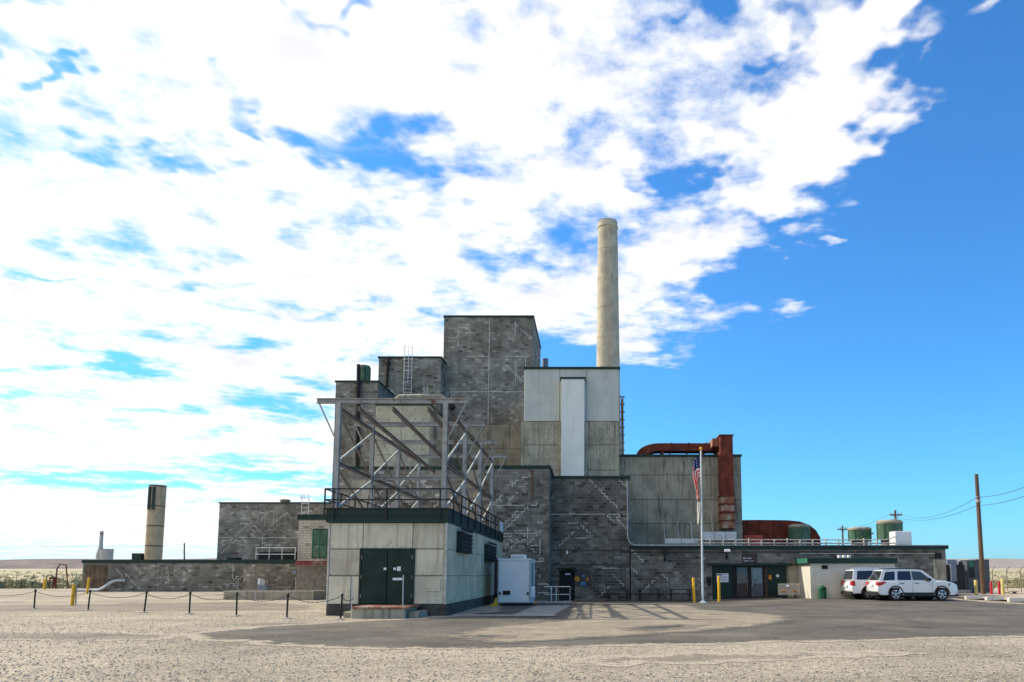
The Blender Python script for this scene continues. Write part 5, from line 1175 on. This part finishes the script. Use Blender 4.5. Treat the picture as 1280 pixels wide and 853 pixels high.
# ------------------------------------------------------------------ right hand cabinets, pole, fences
def cabinets():
    y = 54.5; z0 = .1
    e = empty('switchgear_rack', (ax(1195, y, 742), y, z0), 'black open framed switchgear rack with blue grey panel beside the low wing', 'switchgear')
    MB().box(ax(1184, y, 720), ax(1213, y, 720), y, y+.4, z0, z0+.35).build('plinth', K['pad'], e)
    MB().box(ax(1185, y, 720), ax(1209, y, 720), y+.3, y+1.6, z0+.3, az(706, y)).build('back_box', K['box_black'], e)
    MB().bbox(ax(1190, y, 720), ax(1197, y, 720), y+.1, y+.3, az(727, y), az(706, y)).build('blue_panel', K['box_blue'], e)
    MB().bbox(ax(1183, y+.5, 702), ax(1195, y+.5, 702), y+.4, y+1.2, az(705.5, y), az(699.5, y)).build('top_duct', K['box_blue'], e)
    for a, b, t_ in ((1197, 1199.5, 700.5), (1200.5, 1202.5, 700), (1203.5, 1207.5, 702)): MB().box(ax(a, y, 705), ax(b, y, 705), y+.5, y+.9, z0+.3, az(t_, y)).build('terminal_box', K['white_paint' if a < 1203 else 'box_black'], e)
    y2 = 55.5
    f = empty('switchgear_cabinet', (ax(1222, y2, 742), y2, z0), 'large dark grey metal switchgear cabinet behind the wooden utility pole', 'switchgear')
    X0, X1 = ax(1217.5, y2, 720), ax(1237.5, y2, 720)
    MB().bbox(X0, X1, y2, y2+1.6, z0+.2, az(699.5, y2)).build('body', K['box_grey'], f)
    for k in range(3): MB().bbox(X0+.04+k*(X1-X0-.08)/3, X0+(k+1)*(X1-X0-.08)/3, y2-.03, y2+.01, z0+.3, az(701, y2)).build('door', K['box_grey'], f)
    MB().box(X0-.1, X1+.1, y2-.1, y2+1.7, z0-.05, z0+.2).build('plinth', K['pad'], f)
    h_ = empty('control_cubicle', (ax(1213, y2-.3, 742), y2-.3, z0), 'narrow cubicle with bright green top panel between the switchgear', 'switchgear')
    MB().bbox(ax(1208.5, y2, 720), ax(1217.2, y2, 720), y2-.1, y2+.9, z0, az(699.5, y2)).build('body', K['box_grey'], h_)
    MB().box(ax(1210, y2, 706), ax(1216, y2, 706), y2-.14, y2-.1, az(709, y2), az(702, y2)).build('green_panel', K['green_lit'], h_)
    MB().box(ax(1210, y2, 706), ax(1216, y2, 706), y2-.14, y2-.1, az(722, y2), az(709.3, y2)).build('dark_panel', K['box_black'], h_)
    MB().box(ax(1208, y2, 700), ax(1217.4, y2, 700), y2-.15, y2+.9, az(700.5, y2), az(699, y2)).build('white_cap', K['white_paint'], h_)
cabinets()
def upole(px0, py0, px1, py1, y, lab, arm=None, r=.15, zb=0.0):
    x0, x1 = ax(px0, y, py0), ax(px1, y, py1); zt_ = az(py1, y)
    e = empty('utility_pole', (x0, y, zb), lab, 'utility pole')
    MB().cyl((x0, y, zb-.1), (x1, y, zt_), r, r*.72, 12).build('shaft', K['wood'], e, smooth=True)
    if arm:
        a0, a1 = ax(arm[0], y, arm[2]), ax(arm[1], y, arm[2]); z = az(arm[2], y)
        MB().bar((a0, y-.12, z), (a1, y-.12, z), .12, .16).build('crossarm', K['wood'], e)
        for x in (a0+.1, a0+(a1-a0)*.28, a1-(a1-a0)*.28, a1-.1): MB().lathe([(.03, .0), (.06, .1), (.05, .22), (0, .26)], (x, y-.12, z+.08), 8).build('insulator', K['steel'], e)
        for s in (.3, .7): MB().bar((a0+(a1-a0)*s, y-.15, z-.05), (x1, y-.15, z-.6), .04, .05).build('arm_brace', K['steel'], e)
    else:
        MB().lathe([(r*.95, 0), (r*.95, .2)], (x0+(x1-x0)*.76, y, zt_*.77), 12).build('band', K['steel'], e)
        for k in range(2): MB().bar((x0+(x1-x0)*.76-.2, y-.2, zt_*.77+k*.35), (x0+(x1-x0)*.76+.1, y-.2, zt_*.77+k*.35), .1, .1).build('insulator', K['steel'], e)
    return x1, zt_
upole(1229.5, 743, 1220.5, 593, 52.3, 'tall leaning wooden utility pole in front of the grey switchgear cabinet', r=.18, zb=.1)
upole(1053.5, 690, 1053, 657.5, 100, 'distant wooden utility pole with crossarm left of the low roof tank', (1046.5, 1060, 662), .16)
upole(1119.5, 690, 1119, 638, 90, 'distant wooden utility pole with crossarm behind the tall roof tank', (1111.5, 1127, 644), .17)
upole(1088, 690, 1087.5, 660, 120, 'distant wooden utility pole with crossarm between the green roof tanks', (1084, 1092, 667.5), .16)
upole(231, 720, 230.5, 679, 118, 'distant bare wooden pole rising behind the low annex wall', None, .14)
def wire(P, Q, sag, lab, r=.018):
    P, Q = Vector(P), Vector(Q)
    tag(MB().tube([P.lerp(Q, k/20)-Vector((0, 0, sag*4*(k/20)*(1-k/20))) for k in range(21)], r, 4).build('power_line', K['dark']), lab, 'cable')
def pt(px, py, y): x, z = at(px, py, y); return (x, y, z)
wire(pt(1221.5, 622, 52.2), pt(1350, 573, 40), .5, 'upper black power line leaving the leaning pole to the right')
wire(pt(1222, 632, 52.2), pt(1350, 585, 40), .5, 'lower black power line leaving the leaning pole to the right')
wire(pt(1126, 643, 90), pt(1221.3, 622, 52.2), .9, 'upper power line between the leaning pole and the far crossarm')
wire(pt(1112, 643.5, 90), pt(1221.8, 632, 52.2), .9, 'lower power line between the leaning pole and the far crossarm')
wire(pt(1047, 661.5, 100), pt(1112, 643, 90), .5, 'upper thin power line joining the two far crossarms', .014)
wire(pt(1060, 661.5, 100), pt(1126, 644, 90), .5, 'lower thin power line joining the two far crossarms', .014)
wire(pt(-120, 678, 118), pt(230.5, 681, 118), .5, 'thin power line running along the horizon to the bare pole', .02)
def fence(pts, y, base_py, top_py, lab, ny=4, post_r=.04, y2=None):
    e = empty('wire_fence', (ax(pts[0], y, base_py), y, plain_z(0, y)), lab, 'fence')
    tops_ = []
    for i, px in enumerate(pts):
        yy = y+(y2-y)*i/(len(pts)-1) if y2 else y
        x = ax(px, yy, base_py); zb_ = plain_z(x, yy) if y > 80 else .1; zt_ = az(top_py, yy)
        MB().cyl((x, yy, zb_-.1), (x, yy, zt_), post_r, n=6).build('post', K['steel_rusty'], e)
        if y < 80: MB().cyl((x, yy, zt_), (x+.22, yy-.1, zt_+.3), post_r*.8, n=6).build('barb_arm', K['steel_rusty'], e)
        tops_.append((x, yy, zb_, zt_))
    for i in range(len(tops_)-1):
        a, b = tops_[i], tops_[i+1]
        for k in range(ny):
            t = (k+1)/ny; MB().cyl((a[0], a[1], a[2]+(a[3]-a[2])*t), (b[0], b[1], b[2]+(b[3]-b[2])*t), .011, n=4).build('wire', K['galv'], e)
fence([1241.5, 1259.5, 1276.5, 1296, 1318], 62, 737, 713, 'barbed wire fence on thin rusty posts along the sandy verge', 5, y2=56)
fence([-38, -20, -6, 8, 20, 33, 41, 54, 68, 79, 90, 102], 100, 731, 717, 'thin wire fence on slender posts in front of the sage plain', 4, .028)
# low table-like slab on the right
tag(MB().box(ax(1257, 54, 738), ax(1270, 54, 738), 53.6, 54.4, .32, .40).box(ax(1258.5, 54, 738), ax(1259.5, 54, 738), 53.8, 54.2, .08, .32).box(ax(1267.5, 54, 738), ax(1268.5, 54, 738), 53.8, 54.2, .08, .32).build('low_bench', K['lightwood']), 'low weathered plank bench near the faded yellow bollard', 'bench')
# red valve stand and goal shaped frame at the far left
yv = 76
vv = empty('valve_stand', (ax(68, yv, 736), yv, 0), 'red steel valve stand with wheel near the left fence', 'valve stand')
for px in (66, 70.5): MB().bar((ax(px, yv, 730), yv, -.05), (ax(68.3, yv, 722), yv, az(722, yv)), .1, .1).build('leg', K['rust'], vv)
MB().bar((ax(66, yv, 730), yv, az(731, yv)), (ax(70.5, yv, 730), yv, az(731, yv)), .08, .08).build('cross_bar', K['rust'], vv)
MB().lathe([(.34, -.05), (.4, -.05), (.4, .05), (.34, .05)], (ax(62.5, yv, 723), yv, az(723, yv)), 14, 'Y').build('hand_wheel', K['steel_rusty'], vv)
MB().bar((ax(62, yv, 722), yv, az(723, yv)), (ax(69, yv, 722), yv, az(723, yv)), .14, .2).build('valve_body', K['rust'], vv)
MB().bar((ax(62.5, yv, 722), yv, az(723, yv)), (ax(62, yv, 735), yv, 0), .07, .07).build('leg', K['rust'], vv)
gf = empty('goal_frame', (ax(77, 80, 735), 80, 0), 'slender rusty goal shaped pipe frame by the left fence', 'frame')
MB().tube([(ax(69.5, 80, 735), 80, -.1), (ax(71, 80, 715), 80, az(711, 80)), (ax(75, 80, 707), 80, az(705.5, 80)), (ax(81, 80, 706), 80, az(706, 80))], .07, 6).build('left_leg', K['rust'], gf)
MB().tube([(ax(81, 80, 706), 80, az(706, 80)), (ax(82.5, 80, 706), 80, az(706, 80)), (ax(85.5, 80, 735), 80, -.1)], .07, 6).build('right_leg', K['rust'], gf)

# ------------------------------------------------------------------ cars
def arc(cx, cz, r, a0, a1, n=10): return [(cx+r*math.cos(a), cz+r*math.sin(a)) for a in np.linspace(a0, a1, n)]
def wheel(e, x, y, r, s):
    w_ = .24
    t = MB().lathe([(r*.62, -w_/2), (r*.9, -w_/2), (r, -w_*.32), (r, w_*.32), (r*.9, w_/2), (r*.62, w_/2)], (x, y, r), 26, 'Y').build('wheel', K['tyre'], e, smooth=True)
    yo = y+s*w_*.40
    rm = MB().lathe([(r*.66, 0), (r*.66, s*.03), (r*.60, s*.035), (r*.57, -s*.01)], (x, yo, r), 26, 'Y')
    for k in range(5):
        for d in (-.11, .11):
            a = k*2*math.pi/5+.3
            p, q = Vector((x+math.cos(a)*r*.12, yo+s*.02, r+math.sin(a)*r*.12)), Vector((x+math.cos(a+d)*r*.6, yo+s*.02, r+math.sin(a+d)*r*.6))
            rm.bar(p, q, .05, .05, (0, 1, 0))
    rm.cyl((x, yo-s*.02, r), (x, yo+s*.045, r), r*.17, n=12)
    recalc(rm.build('rim', K['rim'], t))
    MB().cyl((x, yo-s*.05, r), (x, yo-s*.06, r), r*.6, n=20).build('brake_disc', K['dark'], t)
def car(name, label, L, W, H, prof, gh, wins, wx, wr, doors, tails, suv):
    """prof: lower body outline (x, z) with arches; gh: greenhouse outline; x from rear 0 to nose L"""
    e = empty(name, (0, 0, 0), label, 'car')
    n = len(prof); cx, cz = sum(p[0] for p in prof)/n, sum(p[1] for p in prof)/n
    rings = []
    for y, ins in ((-W/2, .06), (-W/2+.035, .018), (-W/2+.12, 0), (W/2-.12, 0), (W/2-.035, .018), (W/2, .06)):
        ring = []
        for (x, z) in prof:
            zz = z-ins*.9 if z > cz+.1 else z
            xx = x+ins*1.6*(1 if x < .3 else (-1 if x > L-.35 else 0))
            ring.append((xx, y, zz))
        rings.append(ring)
    mb = MB(); V = [v for r_ in rings for v in r_]; Fc = [tuple(range(n)), tuple(range(6*n-1, 5*n-1, -1))]
    for j in range(5): Fc += [(j*n+i, (j+1)*n+i, (j+1)*n+(i+1) % n, j*n+(i+1) % n) for i in range(n)]
    mb.add(V, Fc); recalc(mb.build('body', K['carpaint'], e, smooth=True))
    zb = gh[0][1]
    half = lambda z: W/2-.07-(z-zb)*.30
    m_ = len(gh); V = []
    for sgn in (-1, 1): V += [(x, sgn*(half(z)-(.05 if z > H-.06 else 0)), z) for x, z in gh]
    mb = MB().add(V, [tuple(range(m_)), tuple(range(2*m_-1, m_-1, -1))]+[(i, m_+i, m_+(i+1) % m_, (i+1) % m_) for i in range(m_)])
    recalc(mb.build('roof_cabin', K['carpaint'], e, smooth=True))
    for nm, poly, mm in wins:
        for sgn in (-1, 1):
            P = [(x, sgn*(half(z)+.004), z) for x, z in poly]
            recalc(MB().prism(P, (0, sgn*.010, 0)).build(nm, K[mm], e))
    # windscreen and rear window follow the end slopes of the cabin
    def endglass(nm, a, b, out):
        p0, p1 = Vector((a[0], 0, a[1])), Vector((b[0], 0, b[1])); d = p1-p0; nrm = Vector((d.z, 0, -d.x)).normalized()*(.012)
        if nrm.x*out < 0: nrm = -nrm
        q0, q1 = p0+d*.08, p0+d*.9; w0, w1 = half(q0.z)-.09, half(q1.z)-.10
        recalc(MB().prism([(q0.x, -w0, q0.z), (q0.x, w0, q0.z), (q1.x, w1, q1.z), (q1.x, -w1, q1.z)], nrm).build(nm, K['glass'], e))
    endglass('rear_window', gh[0], gh[1], -1); endglass('windscreen', gh[-1], gh[-2], 1)
    for sgn in (-1, 1):
        for (x0, x1, z0, z1, hx) in doors:
            recalc(MB().prism([(x, sgn*(W/2-.003), z) for x, z in ((x0-.018, z0-.018), (x1+.018, z0-.018), (x1+.018, z1), (x0-.018, z1))], (0, sgn*.007, 0)).build('door_gap', K['carblack'], e))
            d_ = recalc(MB().prism([(x, sgn*(W/2-.003), z) for x, z in ((x0, z0), (x1, z0), (x1, z1), (x0, z1))], (0, sgn*.012, 0)).build('door', K['carpaint'], e))
            MB().bar((hx-.11, sgn*(W/2+.03), z1-.10), (hx+.11, sgn*(W/2+.03), z1-.10), .03, .035).build('handle', K['carblack' if suv else 'rim'], d_)
        MB().bar((.5, sgn*(W/2-.006), .93), (L-.75, sgn*(W/2-.006), .97), .02, .025).build('crease_line', K['carpaint'], e)
        MB().box(L-1.28, L-1.262, min(sgn*(W/2-.04), sgn*(W/2+.003)), max(sgn*(W/2-.04), sgn*(W/2+.003)), .75, 1.02).build('wing_gap', K['carblack'], e)
        MB().box(wx[0]+wr+.12, wx[1]-wr-.12, min(sgn*(W/2-.05), sgn*(W/2+.02)), max(sgn*(W/2-.05), sgn*(W/2+.02)), .27, .48).build('sill_cladding', K['carblack'], e)
        for x in wx:
            P = [(a, sgn*(W/2-.01), b) for a, b in arc(x, wr, wr+.115, 0, math.pi, 14)+arc(x, wr, wr+.045, math.pi, 0, 14)]
            recalc(MB().prism(P, (0, sgn*.03, 0)).build('arch_trim', K['carblack'], e))
            wheel(e, x, sgn*(W/2-.12), wr, sgn)
        P = [(x, sgn*(W/2-.02), z) for x, z in tails]; recalc(MB().prism(P, (0, sgn*.03, 0)).build('tail_lamp', K['lamp_red'], e))
        xs_ = [p[0] for p in tails]; zs_ = [p[1] for p in tails]
        MB().box(min(xs_)-.02, min(xs_)+.12, min(sgn*(W/2-.34), sgn*(W/2-.03)), max(sgn*(W/2-.34), sgn*(W/2-.03)), min(zs_)+.04, max(zs_)-.03).build('tail_lamp', K['lamp_red'], e)
        MB().prism([(L-.62, sgn*(W/2-.05), .86), (L-.12, sgn*(W/2-.16), .78), (L-.14, sgn*(W/2-.16), .94), (L-.56, sgn*(W/2-.05), .99)], (0, sgn*.075, 0)).build('headlamp', K['lamp_clear'], e)
        MB().bbox(gh[-1][0]-.78, gh[-1][0]-.52, *sorted((sgn*(W/2-.02), sgn*(W/2+.17))), zb+.02, zb+.18, .03).build('door_mirror', K['carpaint' if not suv else 'carblack'], e)
        MB().tube([(gh[1][0]+.3, sgn*(half(H)-.03), H-.03), (gh[1][0]+.4, sgn*(half(H)-.03), H+.035), (gh[-2][0]-.3, sgn*(half(H)-.03), H+.035), (gh[-2][0]-.15, sgn*(half(H)-.03), H-.04)], .02, 6).build('roof_rail', K['carblack'] if suv else K['rim'], e)
    MB().bbox(-.03, .3, -W/2+.06, W/2-.06, .30, .52, .03).build('rear_bumper', K['carblack'], e)
    MB().bbox(L-.3, L+.015, -W/2+.08, W/2-.08, .27, .44, .03).build('front_bumper', K['carblack'], e)
    MB().box(L-.06, L+.02, -W/2+.3, W/2-.3, .58, .80).build('grille', K['carblack'], e)
    MB().box(-.035, .0, -.26, .26, .78, .93).build('number_plate', K['sign_white'], e)
    MB().box(wx[0]-.2, wx[1]+.2, -W/2+.25, W/2-.25, .22, .45).build('underbody', K['dark'], e)
    return e
def lower(L, zsill, zbelt_r, zbelt_f, zhood, znose, wx, wr):
    ra = wr+.06; zc_ = wr
    h = zsill-zc_; dx_ = math.sqrt(max(.01, ra*ra-h*h)); a = math.atan2(h, dx_)
    P = [(.06, .40), (.16, zsill)]
    for x in wx: P += [(x-ra*math.cos(t), zc_+ra*math.sin(t)) for t in np.linspace(a, math.pi-a, 14)]
    P += [(L-.2, zsill), (L-.03, .40), (L, .60), (L-.04, znose), (L-.22, znose+.10), (L-.7, zhood), (L-1.15, zhood+.03), (L-1.42, zbelt_f), (.18, zbelt_r), (.04, zbelt_r-.2), (.0, .62)]
    return P
wr = .375
ex_wx = (1.13, 3.99)
ex = car('parked_car', 'white five door crossover parked side on with black wheel arch trim', 5.0, 1.95, 1.77, lower(5.0, .34, 1.10, 1.08, 1.11, .90, ex_wx, wr),
    [(.14, 1.09), (.50, 1.72), (.9, 1.76), (1.8, 1.775), (2.6, 1.75), (2.95, 1.70), (3.80, 1.06)],
    [('rear_quarter_window', [(.40, 1.14), (.62, 1.60), (1.20, 1.64), (1.12, 1.16)], 'glass'),
     ('rear_door_window', [(1.30, 1.16), (1.38, 1.645), (2.16, 1.655), (2.16, 1.16)], 'glass'),
     ('front_door_window', [(2.24, 1.16), (2.24, 1.655), (2.80, 1.62), (3.42, 1.16)], 'glass_tinted')],
    ex_wx, wr, [(1.36, 2.19, .46, 1.08, 1.55), (2.21, 3.40, .46, 1.08, 2.45)], [(.06, .82), (.05, 1.04), (.36, 1.08), (.62, 1.06), (.34, .90)], True)
ex.scale = (.90, 1, 1.02); ex.location = (ax(1098, 41, 740), 42.0, g(17, 42)); ex.rotation_euler.z = R(-2)
sv_wx = (1.05, 4.05)
sv = car('parked_car', 'white boxy full size wagon with red tail lamps parked nearest the pale shed', 5.25, 2.0, 1.95, lower(5.25, .40, 1.20, 1.18, 1.2, .95, sv_wx, .4),
    [(.10, 1.19), (.26, 1.86), (.6, 1.93), (2.0, 1.955), (2.9, 1.93), (3.2, 1.88), (3.95, 1.18)],
    [('rear_quarter_window', [(.34, 1.25), (.44, 1.78), (1.35, 1.81), (1.35, 1.25)], 'glass'),
     ('rear_door_window', [(1.43, 1.25), (1.43, 1.81), (2.35, 1.82), (2.35, 1.25)], 'glass'),
     ('front_door_window', [(2.43, 1.25), (2.43, 1.82), (3.05, 1.79), (3.62, 1.25)], 'glass')],
    sv_wx, .4, [(1.40, 2.38, .5, 1.18, 1.6), (2.40, 3.6, .5, 1.18, 2.6)], [(.03, .86), (.03, 1.16), (.22, 1.16), (.22, .86)], False)
sv.scale.z = .96; sv.location = (ax(1066, 43, 740), 44.1, g(16, 44)); sv.rotation_euler.z = R(-1)

# ------------------------------------------------------------------ air
hz_ = MB().box(-12000, 12000, -150, 11000, -1.5, 420).build('haze', None)
hz_['kind'] = 'stuff'; tag(hz_, 'thin pale air fading the distant hills', 'haze')
hm = bpy.data.materials.new('haze'); hm.use_nodes = True; hm.node_tree.nodes.clear()
pv = N(hm.node_tree, 'ShaderNodeVolumePrincipled', {'Color': (.80, .84, .92, 1), 'Density': 2.6e-5, 'Anisotropy': .2}); ho = N(hm.node_tree, 'ShaderNodeOutputMaterial')
hm.node_tree.links.new(pv.outputs[0], ho.inputs['Volume']); hz_.data.materials.clear(); hz_.data.materials.append(hm)
